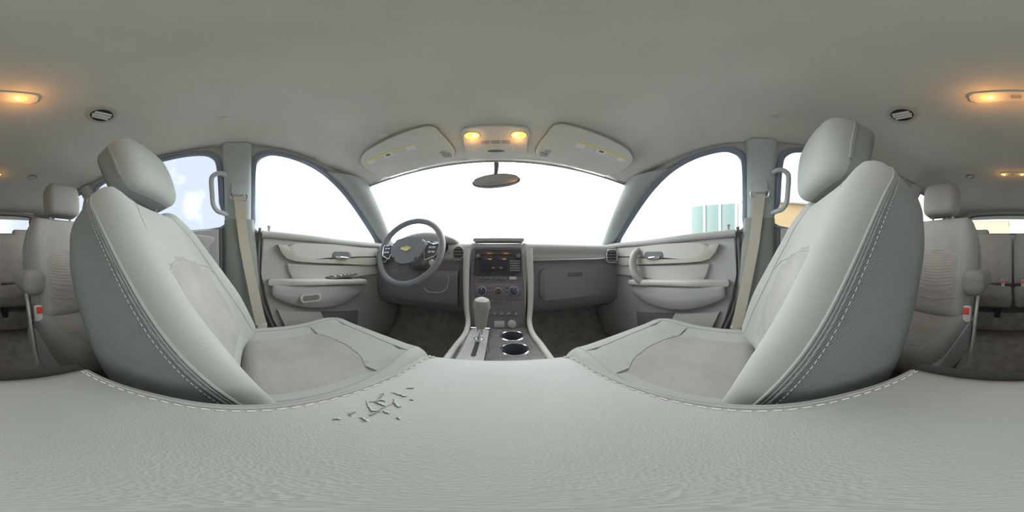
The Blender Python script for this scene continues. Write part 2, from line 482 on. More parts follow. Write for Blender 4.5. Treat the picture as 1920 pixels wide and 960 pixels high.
# firewall and tail
wf = mk('wall_front', *prism([(-.76,.03),(.76,.03),(.76,.74),(-.76,.74)], -.02, 0, 0, frame_mat((0,1.16,0),(0,-1,0),(1,0,0)) @ Matrix.Scale(1,4)), 'trim_dark')
tag(wf, 'dark bulkhead ahead of the footwells', 'wall', kind='structure')
def rear_pt(u, v): return Vector((u, YB+.18*sm(.7,1.2,v), v))
RWI = [(p.x, p.y) for p in catmull([(-.47,.975,0),(-.46,1.09,0),(-.43,1.145,0),(0,1.155,0),(.43,1.145,0),(.46,1.09,0),(.47,.975,0),(.40,.955,0),(0,.95,0),(-.40,.955,0)], True, 5)]
V, F = sheet([(-.76,.03),(.76,.03),(.76,.8),(.70,1.0),(.60,1.17),(0,1.215),(-.60,1.17),(-.70,1.0),(-.76,.8)], [RWI], rear_pt, .07)
wr = mk('wall_rear', V, F, 'trim_grey', recalc=False); tag(wr, 'grey tailgate trim behind the third row', 'wall', kind='structure')
md = wr.modifiers.new('thickness', 'SOLIDIFY'); md.thickness = .02; md.offset = 0
t0 = thing('window_8', rear_pt(0, .95), 'wide low rear window in the tailgate', 'window', kind='structure')
V, F = sheet(RWI, [], lambda u, v: rear_pt(u, v)-Vector((0,.01,0)), .15); mk('pane', V, F, 'glass', t0, recalc=False)
mk('window_seal', *tube([rear_pt(u, v)+Vector((0,.005,0)) for u, v in RWI], .010, True), 'rubber', t0)
# windshield
def ws(u, v):                                     # u -1..1 across, v 0 (roof) .. 1 (cowl)
    h = .66+.09*v; x_ = u*h
    ys = .63+(1.02-.63)*v; yc = .685+(1.27-.685)*v
    z_ = (1.112-.352*v) + (.04*(1-v))*(1-u*u)
    return Vector((x_*(.955+.045*v), ys+(yc-ys)*(1-u*u), z_))
t0 = thing('window_7', ws(0, 1), 'wide curved windscreen above the dashboard', 'windscreen', kind='structure')
mk('pane', *grid(lambda a, b: ws(a*2-1, b), 24, 14), 'glass', t0, recalc=False)
mk('window_seal', *tube([ws(k/12-1, 0)+Vector((0,-.004,-.004)) for k in range(25)], .006), 'trim_grey', t0)
# A-pillar trims
for s, sd, wl in ((-1, "driver's", WLEFT), (1, "passenger's", WRIGHT)):
    A_ = catmull([shell_pt(s, u, v) for u, v in ((.36,1.125),(.475,1.072),(.578,1.006),(.688,.927),(.798,.842),(.86,.79),(.90,.74))], False, 5)
    B_ = catmull([Vector((s*.625,.615,1.135)), ws(s*.995,.05), ws(s*.995,.28), ws(s*.995,.52), ws(s*.995,.76), ws(s*.995,.95), ws(s*.995,1.05)], False, 5)
    V = []; F = []
    for p, q in zip(A_, B_):
        for k in range(7):
            t_ = k/6; c_ = p.lerp(q, t_); bul = .026*math.sin(PI*t_)**.7+.004
            V.append(c_+Vector((-s*bul, -bul*.5*t_, -.2*bul)))
    for i in range(len(A_)-1):
        for k in range(6): F.append((i*7+k, i*7+k+1, (i+1)*7+k+1, (i+1)*7+k))
    a0 = mk('pillar_trim', V, F, 'pillar_upper', wl, recalc=False)
    md = a0.modifiers.new('thickness', 'SOLIDIFY'); md.thickness = .008; md.offset = 0
    # B-pillar: upper and lower trims stand proud of the side
    def bp(y0a, y1a, y0b, y1b, za, zb, d, m_, nm):
        V = []; F = []; K = 14
        for i in range(K+1):
            t = i/K; z_ = za+(zb-za)*t; ya = y0a+(y0b-y0a)*t; yb = y1a+(y1b-y1a)*t
            row = [(ya, 0), (ya+.004, d*.6), (ya+.018, d), (yb-.018, d), (yb-.004, d*.6), (yb, 0)]
            for (yy, dd) in row: V.append(Vector((s*(wx(z_)-dd), yy, z_)))
        for i in range(K):
            for q in range(5): F.append((i*6+q, i*6+q+1, (i+1)*6+q+1, (i+1)*6+q))
        F.append(tuple(range(6))); F.append(tuple(K*6+q for q in range(6)))
        return mk(nm, V, F, m_, wl, sharp=60)
    bp(-.086, .038, -.080, .034, .865, 1.195, .030, 'pillar_upper', 'pillar_trim')
    bp(-.095, .140, -.088, .050, .05, .865, .036, 'pillar_lower', 'lower_pillar_trim')
    bp(-.96, -.845, -.95, -.85, .86, 1.19, .022, 'pillar_upper', 'pillar_trim')

# ------------------------------------------------------------------ doors
def door_local(side, pts, x, bev=.004, d=.012):
    """slab on the door, outline in (y, z), from the cabin side inwards to |x| = x-d"""
    M = frame_mat((side*x, 0, 0), (-side, 0, 0), (0, 1, 0))
    inv = 1 if side > 0 else 1
    # local x -> +y ; local y -> z*sign
    yv = M.col[1].xyz; sg = 1 if yv.z > 0 else -1
    return prism([(a, b*sg) for a, b in pts], -.002, d, bev, M)
def L(side, px, py, x):                       # driver's side pixel -> (y, z)
    p = onx(px, py, -x) ; return (p.y, p.z)
def sm2(P, n=4): return [(p.x, p.y) for p in catmull([(a, b, 0) for a, b in P], True, n)]
def front_door(side, idx):
    sd = "driver's" if side < 0 else "passenger's"
    X = .755
    root = thing('door_%d' % idx, (side*X, .45, .05), '%s front door inner panel in grey plastic with armrest' % sd, 'car door', kind='structure')
    Q = lambda px, py, x=.72: L(side, px, py, x)
    # main panel with belt rail
    base = [(.085,.805),(.082,.62),(.10,.50),(.135,.40),(.19,.27),(.26,.14),(.34,.10),(.96,.10),(.98,.40),(.98,.66),(.93,.765),(.60,.775),(.30,.79)]
    mk('door_panel', *door_local(side, base, X, .01, .030), 'trim_grey', root)
    # rubber gap behind the door edge
    mk('door_seal', *tube(catmull([(side*(X-.02), a, b) for a, b in [(.078,.83),(.070,.62),(.088,.49),(.125,.38),(.18,.25),(.25,.12)]], False, 5), .007), 'trim_dark', root)
    # belt rail
    P = catmull([(side*(X-.035), a, b) for a, b in [(.085,.800),(.3,.787),(.55,.772),(.80,.768),(.93,.76)]], False, 6)
    mk('belt_rail', *tube(P, .018, False, 10), 'trim_grey', root)
    # upper panel and beige accent that wraps below it
    up = sm2([Q(542,459),(.40,.762),(.62,.752),(.86,.745),(.87,.70),(.66,.698),Q(620,483),Q(575,486),Q(553,480)], 5)
    mk('upper_panel', *door_local(side, up, X-.03, .010, .016), 'trim_light', root)
    A = [Q(519,459),Q(526,474),Q(536,485),Q(552,490),Q(580,492),Q(630,494),Q(690,497),(.88,.655),(.88,.69),(.70,.690),Q(630,486),Q(580,485.5),Q(556,481),Q(545,470),Q(536,460)]
    mk('accent_strip', *door_local(side, A, X-.03, .003, .026), 'trim_beige', root)
    # middle insert
    ins = [Q(537,494),Q(541,510),Q(549,526),Q(600,526),(.70,.585),(.86,.58),(.87,.645),Q(640,498)]
    mk('door_insert', *door_local(side, ins, X-.03, .007, .018), 'trim_light', root)
    # armrest: rounded shelf, and the belly below it
    def arm(x, y, z):
        t = (y+.275)/.55
        front = (.12+.88*sm(-.02, .35, t))*(.5+.5*sm(1.02, .8, t))
        xx = x*front if x > 0 else x
        zz = z - .035*t + .004
        return (side*(X-.055-xx), .385+y, .578+zz+.008*math.sin(PI*t))
    V, F, I = rbox(.045, .275, .015, .012, arm, (4, 22, 2)); mk('armrest', V, F, 'trim_light', root)
    def belly(x, y, z):
        t = (y+.262)/.524; k = math.sin(PI*min(1, max(0, .03+.97*t)))**.75
        zz = z if z > .03 else .03+(z-.03)*(.12+.88*k)
        xx = x*(.25+.75*k) if x > 0 else x
        xx *= (1-.35*sm(0, -.06, z))
        return (side*(X-.05-xx), .388+y, .513-.035*t+zz)
    V, F, I = rbox(.040, .262, .062, .020, belly, (4, 22, 6)); bo = mk('armrest_belly', V, F, 'trim_grey', root)
    # pull cup
    pc = frame_mat((side*(X-.0905), .30, .505), (-side, 0, .12), (0, 1, 0))
    if side < 0: mk('pull_cup', *prism(rrect(.052, .020, .012), -.006, .004, .003, pc), 'trim_beige', root); mk('pull_recess', *prism(rrect(.040, .012, .009), .002, .0055, .001, pc), 'trim_dark', root)
    # release handle: dark bowl and chrome lever
    hp = frame_mat((side*(X-.044), .50, .697), (-side, 0, 0), (0, 1, 0))
    hd = mk('handle_bowl', *prism(rrect(.060, .026, .018), -.002, .005, .003, hp), 'trim_dark', root)
    lev = catmull([(side*(X-.052), .455, .694), (side*(X-.062), .48, .692), (side*(X-.064), .51, .690), (side*(X-.056), .54, .688)], False, 5)
    mk('door_handle', *tube(lev, [.004+.0045*math.sin(PI*min(1, k/(len(lev)-1)*.9+.1)) for k in range(len(lev))], False, 10), 'chrome', hd)
    # map pocket and speaker
    mk('pocket_panel', *door_local(side, [Q(519,580),Q(600,583),Q(610,605),(.36,.12),(.27,.14)], X-.028, .009, .022), 'trim_light', root)
    mk('speaker_grille', *door_local(side, [Q(603,584),Q(672,582),(.62,.30),(.60,.13),(.40,.12)], X-.028, .005, .010), 'trim_dark', root)
    # lock pin on the belt
    mk('lock_pin', *lathe([(.009,0),(.009,.004),(.0055,.008),(.0055,.026),(.0085,.030),(.008,.036),(0,.038)], 14, Matrix.Translation((side*.735, .120, .806))), 'trim_beige' if side > 0 else 'trim_grey', root)
    if side > 0:                                  # passenger door has an upright grab bar rising from the armrest to the accent strip
        P = catmull([(X-.05, .60, .735), (X-.085, .605, .70), (X-.095, .60, .64), (X-.095, .575, .59), (X-.075, .54, .555), (X-.05, .50, .53)], False, 6)
        mk('grab_bar', *tube(P, [.016+.006*math.sin(PI*k/(len(P)-1)) for k in range(len(P))], False, 12), 'trim_grey', root)
    else:                                         # window and lock switches on the driver's armrest
        sw = G()
        plate = frame_mat((-(X-.066), .49, .596), (0, -.06, 1), (0, 1, 0))
        pl = mk('switch_plate', *prism(rrect(.088, .024, .01), -.006, .003, .002, plate), 'trim_dark', root)
        for k in range(2):
            for j in range(2):
                c = plate @ Vector((-.055+k*.034, -.010+j*.020, .003))
                mk('window_switch', *at(rbox(.012, .007, .005, .003, None, (2,2,2)), c), 'satin', pl)
        for k in range(3):
            c = plate @ Vector((.015+k*.024, 0, .003)); mk('mirror_switch', *at(rbox(.008, .009, .004, .003, None, (2,2,2)), c), 'trim_beige', pl)
    return root
front_door(-1, 1); front_door(1, 2)
def rear_door(side, idx):
    sd = "driver's" if side < 0 else "passenger's"
    X = .755
    root = thing('door_%d' % idx, (side*X, -.5, .05), 'rear door inner panel behind the %s side pillar' % sd, 'car door', kind='structure')
    mk('door_panel', *door_local(side, [(-.112,.825),(-.112,.62),(-.135,.40),(-.20,.25),(-.36,.12),(-.80,.12),(-.86,.40),(-.88,.82)], X, .010, .028), 'trim_grey', root)
    mk('door_seal', *tube(catmull([(side*(X-.012), a, b) for a, b in [(-.105,.83),(-.104,.62),(-.12,.40),(-.18,.24)]], False, 4), .007), 'trim_dark', root)
    ins = sm2([(-.165,.795),(-.16,.74),(-.20,.69),(-.45,.685),(-.78,.69),(-.80,.76),(-.60,.80)], 4)
    mk('upper_panel', *door_local(side, ins, X-.027, .006, .014), 'trim_light', root)
    V, F, I = rbox(.04, .24, .018, .014, lambda x, y, z: (side*(X-.06+x), -.50+y, .60+z), (3, 10, 2)); mk('armrest', V, F, 'trim_light', root)
    hp = frame_mat((side*(X-.043), -.22, .735), (-side, 0, 0), (0, 1, 0))
    hb = mk('handle_bowl', *prism(rrect(.04, .022, .014), -.002, .004, .002, hp), 'trim_dark', root)
    mk('door_handle', *tube([(side*(X-.05), -.245, .733), (side*(X-.06), -.22, .732), (side*(X-.05), -.195, .731)], .006, False, 8), 'chrome', hb)
    mk('speaker_grille', *door_local(side, sm2([(-.30,.42),(-.30,.22),(-.55,.18),(-.62,.30),(-.55,.44)], 4), X-.027, .004, .010), 'trim_dark', root)
rear_door(-1, 3); rear_door(1, 4)

# ------------------------------------------------------------------ seats
def car_seat(name, label, cat, group, xc, side, y0, z0, rec, hr_up=0.0, hr_tilt=17, mats=('seat_cloth', 'seat_mesh', 'seat_insert'), hw=.205, armrest=False, cush_len=.40, front=True, hrw=1.0):
    root = thing(name, (xc, y0, .05), label, cat, group)
    ph = math.radians(rec); S, C_ = math.sin(ph), math.cos(ph)
    inn = -side
    def T(x, n_, s_): return Vector((xc+x, y0 - s_*S + n_*C_, z0 + s_*C_ + n_*S))
    H = .275; sc0 = .245
    def wid(t): return .92+.12*math.sin(PI*min(1, max(0, t*1.05)))-.07*sm(.70, 1.0, t)
    def dback(x, n_, s_):
        t = (s_+H)/(2*H); u = x/hw
        X = x*wid(t)
        thick = .85+.22*sm(0, .35, t)-.06*sm(.75, 1, t)
        nn = n_*thick
        if n_ > 0:
            nn += (.016 if front else .026)*sm(.50, .80, abs(u))*sm(1.02, .70, t) - (.026 if front else .012)*math.cos(min(1, abs(u))*PI/2)*sm(1.0, .6, t) + .010*math.sin(PI*t)
        else:
            nn -= .012*(1-u*u)*sm(.1, .5, t)
        if front: nn += .034*sm(.62, 1, abs(u))*sm(.85, .10, t)*sm(-.06, .05, n_)
        ss = s_ - (.010*abs(u)**3 + (.016*abs(u)**7 if front else 0))*sm(.65, 1, t) - (.048 if front else .008)*max(0, 1-(abs(u)/.82)**4)*sm(.62, 1, t)
        return T(X, nn-(.086 if front else .080), ss+sc0+(.026 if front else .008)*(.3+.7*t))
    def mback(c):
        u = c.x/hw; t = (c.z+H)/(2*H)
        if c.y < .036: return 1
        if abs(u) < .60 and t < .52+.10*(1-(u/.6)**2) and t > .12: return 2
        return 0
    V, F, I = rbox(hw, .088, H, .050, dback, (18, 5, 26), mback, nr=6)
    back = mk('backrest', V, F, list(mats), root, idx=I)
    tb = bvh(back)
    # main seam round the front edge, over the top: two ridges, a groove between them, fine stitches
    def rim(y_, r_=.050):
        pts = []
        zz = [-.25+.5*k/14 for k in range(14) if -.25+.5*k/14 < H-r_]
        pts += [(-hw, y_, z_) for z_ in zz]
        pts += [(-hw+r_-r_*math.cos(a_*PI/10), y_, H-r_+r_*math.sin(a_*PI/10)) for a_ in range(6)]
        pts += [(-(hw-r_)+2*(hw-r_)*k/6, y_, H) for k in range(1, 6)]
        pts += [(hw-r_+r_*math.cos(a_*PI/10), y_, H-r_+r_*math.sin(a_*PI/10)) for a_ in range(5, -1, -1)]
        pts += [(hw, y_, z_) for z_ in reversed(zz)]
        return [dback(*p) for p in pts]
    mk('piping', *seam(tb, rim(.0395), .0024, .0002, n=3), mats[0], back)
    mk('piping', *seam(tb, rim(.0305), .0024, .0002, n=3), mats[1], back)
    mk('seam_groove', *seam(tb, rim(.0350), .0016, .0001, n=3), 'piping', back)
    if front: tag(stitches(tb, rim(.0250), .0085, .005, .0007, n=3).build('stitching', 'seat_thread', back), kind='stuff')
    # inner seams: bolster lines and arch over the ribbed insert
    for s in (-1, 1):
        mk('bolster_seam', *seam(tb, [T(s*hw*.60, .05, q) for q in (.00,.10,.20,.30)]+[T(s*hw*.55, .05, .38), T(s*hw*.46, .05, .46), T(s*hw*.40, .05, .515)], .0017), 'piping', back)
    mk('insert_seam', *seam(tb, [T(-hw*.60, .05, .255), T(-hw*.45, .05, .300), T(0, .05, .325), T(hw*.45, .05, .300), T(hw*.60, .05, .255)], .0017), 'piping', back)
    if not front: mk('lower_seam', *seam(tb, [T(-hw*.66, .05, .15), T(-hw*.5, .05, .085), T(0, .05, .065), T(hw*.5, .05, .085), T(hw*.66, .05, .15)], .002), 'piping', back)
    # headrest on two chrome posts
    K = math.radians(hr_tilt)
    hb = .497+hr_up
    def TH(x, n_, s_):                          # local to the headrest base, tilted forward
        n2 = n_*math.cos(K)+s_*math.sin(K); s2 = s_*math.cos(K)-n_*math.sin(K)
        return T(x+side*.012, n2-.002, s2+hb)
    def dh(x, n_, s_):
        t = (s_+.10)/.20; u = x/.118
        X = x*hrw*(.95+.06*math.sin(PI*t)-.05*sm(.7, 1, t))
        nn = n_*(.85+.18*t) - .007*u*u*(1 if n_ > 0 else -.5) + .006*math.sin(PI*t)*(n_ > 0)
        return TH(X, nn, s_+.10)
    V, F, I = rbox(.118, .062, .10, .034, dh, (10, 4, 8), lambda c: (1 if c.y < .012 else 0), nr=5)
    hr = mk('headrest', V, F, [mats[0], mats[1]], root, idx=I)
    th = bvh(hr)
    def hrim(y_, r_=.034):
        pts = [(-.118, y_, z_) for z_ in (-.058,-.03,0,.03,.058)]
        pts += [(-.118+r_-r_*math.cos(a_*PI/10), y_, .10-r_+r_*math.sin(a_*PI/10)) for a_ in range(1, 6)]
        pts += [(-.05, y_, .10), (0, y_, .10), (.05, y_, .10)]
        pts += [(.118-r_+r_*math.cos(a_*PI/10), y_, .10-r_+r_*math.sin(a_*PI/10)) for a_ in range(5, 0, -1)]
        return [dh(*p) for p in pts+[(.118, y_, z_) for z_ in (.058,.03,0,-.03,-.058)]]
    mk('piping', *seam(th, hrim(.0155), .0019, .0002, n=4), mats[0], hr)
    mk('piping', *seam(th, hrim(.0085), .0019, .0002, n=4), mats[1], hr)
    mk('seam_groove', *seam(th, hrim(.0120), .0013, .0001, n=4), 'piping', hr)
    for s in (-1, 1):
        ps = mk('headrest_post', *tube([T(s*.062+side*.012, -.066, .43), T(s*.062+side*.012, -.030, hb), TH(s*.062, 0, .03)], .0065, False, 12), 'trim_dark' if front else 'chrome', root)
        mk('headrest_collar', *lathe([(.014,-.02),(.014,.002),(.011,.006),(.008,.007)], 16, frame_mat(T(s*.062+side*.012, -.054, .473 if front else .522), (0, -S, C_))), 'trim_dark', root)
    # cushion
    cl_ = cush_len/2+.02
    def dc(x, y, z):
        t = (y+cl_)/(2*cl_); u = x/hw
        X = x*(1.0-.05*sm(.85, 1, t)+.03*math.sin(PI*t))
        zz = z
        if z > 0: zz += .020*sm(.58, .88, abs(u))*sm(1.0, .7, t) - .014*math.cos(min(1, abs(u))*PI/2)*sm(1, .6, t) + .012*sm(.4, .8, t)-.018*sm(.86, 1, t)
        else: zz += .02*sm(.6, 1, t)
        yy = y - .022*u*u*(t > .5)*sm(.5, 1, t)
        return (xc+X, y0+cush_len/2-.02+yy, z0-.062+zz)
    def mc(c):
        u = c.x/hw; t = (c.y+cl_)/(2*cl_)
        if c.z < .012: return 1
        if abs(u) < .60 and t < .56+.08*(1-(u/.6)**2): return 2
        return 0
    V, F, I = rbox(hw, cl_, .066, .046, dc, (18, 22, 4), mc, nr=6)
    cu = mk('seat_cushion', V, F, list(mats), root, idx=I); tcu = bvh(cu)
    Z = z0+.1; Y = lambda t: y0+cush_len/2-.02-cl_+2*cl_*t
    for s in (-1, 1):
        mk('bolster_seam', *seam(tcu, [(xc+s*hw*.56, Y(.05), Z), (xc+s*hw*.62, Y(.3), Z), (xc+s*hw*.66, Y(.6), Z), (xc+s*hw*.68, Y(.8), Z), (xc+s*hw*.74, Y(.95), Z)], .0018), 'piping', cu)
    mk('insert_seam', *seam(tcu, [(xc-hw*.62, Y(.42), Z), (xc-hw*.5, Y(.545), Z), (xc-hw*.2, Y(.605), Z), (xc+hw*.2, Y(.605), Z), (xc+hw*.5, Y(.545), Z), (xc+hw*.62, Y(.42), Z)], .0018), 'piping', cu)
    mk('front_seam', *seam(tcu, [(xc-hw*.66, Y(.80), Z), (xc, Y(.815), Z), (xc+hw*.66, Y(.80), Z)], .0018), 'piping', cu)
    # base: plastic plinth and runners
    V, F, I = rbox(hw*.90, cush_len/2-.01, .055, .02, lambda x, y, z: (xc+x*(1-.05*(z < 0)), y0+cush_len/2-.02+y, z0-.165+z), (4, 4, 2))
    mk('seat_plinth', V, F, 'trim_dark', root)
    for s in (-1, 1):
        V, F = at(rbox(.018, cush_len/2-.01, .016, .005, None, (1, 4, 1)), (xc+s*hw*.72, y0+cush_len/2-.03, .068)); mk('seat_runner', V, F, 'black', root)
        V, F = prism([(-.15,-.10),(.15,-.10),(.10,.05),(-.12,.05)], -.004, .004, .001, frame_mat((xc+s*hw*.72, y0+cush_len/2-.02, .17), (1, 0, 0), (0, 1, 0)))
        mk('seat_bracket', V, F, 'black', root)
    # outboard recline trim / inboard side shield
    V, F = prism(sm2([(-.05,.0),(.03,.045),(.22,.02),(.34,-.02),(.36,-.07),(.0,-.08),(-.07,-.05)], 3), -.010, .010, .006, frame_mat((xc+inn*(hw*.985), y0-.02, z0-.085), (inn, 0, 0), (0, 1, 0)) @ Matrix.Scale(1, 4))
    mk('side_shield', V, F, 'trim_grey', root)
    # buckle on the inboard side
    bx = xc+inn*(hw-.005 if not front else hw+.004); bz = z0+.035; by = y0+.045 if not front else y0+.01
    if not front:
        bk = thing_part('belt_buckle', root)
        V, F = at(rbox(.017, .012, .036, .008, None, (2, 2, 3)), (bx, by, bz), rx=.25); mk('buckle_body', V, F, 'trim_light', bk)
        V, F = at(rbox(.011, .004, .014, .003, None, (2, 1, 2)), (bx, by+.0175, bz+.020), rx=.25); mk('buckle_button', V, F, 'red', bk)
        V, F = tube([(bx, by-.01, bz-.03), (bx, by-.03, z0-.10)], .01, flat=(.014, .003), up=(0, 1, 0)); mk('buckle_stalk', V, F, 'trim_dark', bk)
    if armrest:
        def da(x, y, z):
            t = (y+.17)/.34
            k = .70+.30*sm(0, .35, t)*1.0
            return (xc+inn*(hw+.048)+x*k*1.1, y0+.035+y*.95, z0+.178+z*(.8+.35*sm(.1, .9, t)*(1 if z < 0 else .3))+.020*t)
        V, F, I = rbox(.034, .17, .042, .030, da, (5, 12, 4), nr=5); am = mk('armrest', V, F, mats[0], root)
        V, F = lathe([(.03,-.012),(.03,.012),(.02,.016)], 18, frame_mat((xc+inn*(hw+.006), y0-.12, z0+.15), (inn, 0, 0))); mk('armrest_pivot', V, F, 'trim_dark', root)
        V, F = tube(catmull([(xc+inn*(hw+.018), y0-.07, z0+.10), (xc+inn*(hw+.020), y0-.01, z0+.02), (xc+inn*(hw+.018), y0+.03, z0-.07), (xc+inn*(hw+.016), y0+.10, z0-.20)], False, 5), .01, flat=(.013, .005), up=(1, 0, 0)); mk('side_bracket', V, F, 'trim_light', root)
    return root
def thing_part(name, parent):
    o = bpy.data.objects.new(name, None); COL.objects.link(o); o.parent = parent; o.location = (0, 0, 0); o.empty_display_size = .02
    WL[o] = WL[parent].copy(); return o
car_seat('front_seat', "grey cloth driver's seat behind the steering wheel, reclined further than its neighbour", 'car seat', None, -.355, -1, .03, .42, 32, .018, 12)
car_seat('front_seat', 'upright grey cloth front passenger seat facing the glovebox, right of the cup holders', 'car seat', None, .372, 1, .03, .42, 24, -.010, 17)
RM = ('rear_cloth', 'rear_cloth', 'rear_insert')
car_seat('captain_seat', "second row single seat behind the driver's seat, armrest towards the aisle", 'car seat', None, -.385, -1, -.68, .42, 16, .03, 6, RM, .20, True, .40, False, .84)
car_seat('captain_seat', 'second row single seat behind the front passenger seat, armrest towards the aisle', 'car seat', None, .385, 1, -.68, .42, 16, .03, 6, RM, .20, True, .40, False, .84)
# third row bench
bn = thing('bench_seat', (0, -1.35, .2), 'grey cloth third row bench seat below the rear window', 'car seat')
for xc in (-.27, .27):
    def db(x, y, z):
        t = (z+.25)/.5; u = x/.262
        a = math.radians(14)
        n_ = y*(1-.2*t)+(.012*sm(.4,.8,abs(u))-.006 if y > 0 else 0)
        zz = z+.25
        return (xc+x*(1-.05*sm(.8,1,t)), -1.50+n_*math.cos(a)-zz*math.sin(a), .43+zz*math.cos(a)+n_*math.sin(a))
    V, F, I = rbox(.262, .055, .25, .035, db, (14, 3, 12), lambda c: 1 if abs(c.x) < .16 and c.y > 0 else 0); bb = mk('backrest', V, F, ['rear_cloth', 'rear_insert'], bn, idx=I)
    tr_ = bvh(bb)
    for s in (-1, 1): mk('seam', *seam(tr_, [db(s*.16, .06, z_) for z_ in (-.24,-.12,0,.12,.24)], .002), 'piping', bb)
    V, F, I = rbox(.262, .20, .055, .035, lambda x, y, z: (xc+x, -1.33+y, .375+z+.01*math.cos(x*9)*(z > 0)), (12, 8, 3), lambda c: 1 if abs(c.x) < .16 and c.z > 0 else 0); mk('seat_cushion', V, F, ['rear_cloth', 'rear_insert'], bn, idx=I)
    V, F, I = rbox(.10, .04, .055, .03, lambda x, y, z: (xc*1.25+x, -1.632+y-.1*z, .915+z), (6, 3, 4)); mk('headrest', V, F, 'rear_cloth', bn)
    for s in (-1, 1): mk('headrest_post', *tube([(xc*1.25+s*.05, -1.60, .85), (xc*1.25+s*.05, -1.632, .94)], .006), 'chrome', bn)
    for s in (-1, 1):
        V, F = at(rbox(.02, .10, .05, .006, None, (1, 2, 2)), (xc+s*.15, -1.30, .27)); mk('seat_bracket', V, F, 'black', bn)
    V, F = at(rbox(.015, .010, .03, .006, None, (2, 2, 3)), (xc*.32, -1.44, .455), rx=.3); bk = mk('belt_buckle', V, F, 'trim_light', bn)
    V, F = at(rbox(.010, .004, .012, .003, None, (1, 1, 1)), (xc*.32, -1.428, .470), rx=.3); mk('buckle_button', V, F, 'red', bk)
# loose vent in the floor step
g_ = G(); vt = thing('floor_vent', (0.03, -1.318, .13), 'long black slotted air vent low in the carpet step of the aisle', 'vent')
mk('vent_frame', *at(rbox(.085, .006, .022, .005, None, (2, 1, 1)), (0.03, -1.312, .13)), 'black', vt)
for k in range(9): g_.add(at(rbox(.003, .005, .016, .001, None, (1, 1, 1)), (-.04+k*.0175, -1.304, .13)))
g_.build('vent_slats', 'trim_dark', vt)

# ------------------------------------------------------------------ centre console
co = thing('center_console', (.015, .25, .05), 'grey centre console with padded lid, cup holders and side rails between the front seats', 'console')
LX0, LX1, LY0, LY1, LZ = -.113, .143, -.166, .218, .55
LH = (LY1-LY0)/2
lcx, lcy = (LX0+LX1)/2, (LY0+LY1)/2
def dl(x, y, z):
    t = (y+LH)/(2*LH); u = x/.128
    k = 1-.16*sm(.55, 1, t)-.10*sm(.30, 0, t)
    crown = .007*(1-u*u)*(z > 0)
    fr_ = -.005*sm(.9, 1.0, t) if z > 0 else 0
    return (lcx+x*k, lcy+y, LZ-.022+z+crown+fr_-.007*(z > 0))
V, F, I = rbox(.128, LH, .022, .018, dl, (26, 34, 2), nr=5)
lid = mk('padded_lid', V, F, 'lid_leather', co); tl = bvh(lid)
# two raised seams with a groove round the sides and the front corners, pale stitches inside them
def lid_edge(ins):
    pts = []
    for (t) in (0.03,.12,.25,.4,.55,.7,.8,.88,.94,.975):
        y = lcy-LH+2*LH*t; k = 1-.16*sm(.55, 1, t)-.10*sm(.30, 0, t)
        r = 0
        if t > .90: r = .02*((t-.90)/.10)**2
        pts.append((lcx+(.128-ins)*k-r, y, LZ+.002))
    return pts
for s in (-1, 1):
    mir = lambda P: [(lcx+(p[0]-lcx)*s, p[1], p[2]) for p in P]
    mk('piping', *seam(tl, mir(lid_edge(.004)), .0024, .0004), 'lid_leather', lid); mk('piping', *seam(tl, mir(lid_edge(.011)), .0022, .0002), 'lid_leather', lid)
    mk('seam_groove', *seam(tl, mir(lid_edge(.0075)), .0012, .0003), 'piping', lid)
    tag(stitches(tl, mir(lid_edge(.0165)), .0105, .0062, .00075, lift=.0006).build('stitching', 'thread', lid), kind='stuff')
# worn and peeling leather
tears = [[(657,779),(661,773),(668,769)],[(693,779),(702,774),(712,770)],[(700,752),(712,748),(722,751)],[(686,747),(690,762),(697,769),(706,769),(720,763),(735,756)],[(706,748),(714,742),(718,735),(715,737)],[(738,745),(737,752),(745,762),(752,760)],
         [(733,733),(748,738),(757,742),(763,741)],[(762,726),(770,726),(776,725)],[(716,769),(722,772),(729,775)],[(672,781),(680,783),(684,788),(687,781)],[(624,786),(632,784),(640,785)],[(744,780),(748,786)],[(690,750),(704,752),(716,758),(722,760)],[(768,748),(776,749)]]
g_ = G(); g2 = G()
for tr_ in tears:
    P = [onz(a, b, LZ) for a, b in tr_]
    Q = catmull(P, False, 6)
    Q = [q+Vector((random.uniform(-1,1)*.0006, random.uniform(-1,1)*.0006, 0)) for q in Q]
    sq, _ = snap(tl, Q, .0000)
    mk('crack', *tube(sq, [.0002+.0004*math.sin(PI*i/(len(sq)-1)) for i in range(len(sq))], False, 5), 'torn_edge', lid)
    # the lifted lip beside the crack
    V = []; F = []
    for i, q in enumerate(sq):
        t = i/(len(sq)-1); d = (sq[min(i+1, len(sq)-1)]-sq[max(i-1, 0)]).normalized(); nrm = Vector((-d.y, d.x, 0))
        wd = .0016*math.sin(PI*t)+.0002
        V += [q+nrm*wd*2.2+Vector((0,0,-.0003)), q+nrm*wd*.7+Vector((0,0,.0005*math.sin(PI*t))), q+nrm*.0004+Vector((0,0,.0011*math.sin(PI*t)+.0002)), q+nrm*.0002+Vector((0,0,-.0005))]
    for i in range(len(sq)-1):
        for k in range(3): F.append((i*4+k, i*4+k+1, (i+1)*4+k+1, (i+1)*4+k))
    mk('peeling_flake', V, F, 'lid_leather', lid)

# exposed backing patches
g_ = G()
for (a, b, rx_, ry_) in ((700,757,.0065,.0035),(712,765,.006,.0022),(742,754,.004,.002)):
    c = onz(a, b, LZ); pts = []
    q = [c+Vector((rx_*math.cos(k/14*2*PI)*(1+.25*random.uniform(-1,1)), ry_*math.sin(k/14*2*PI)*(1+.25*random.uniform(-1,1)), 0)) for k in range(14)]
    sq, _ = snap(tl, q+[c], .0004); g_.add((sq, [(k, (k+1) % 14, 14) for k in range(14)]))
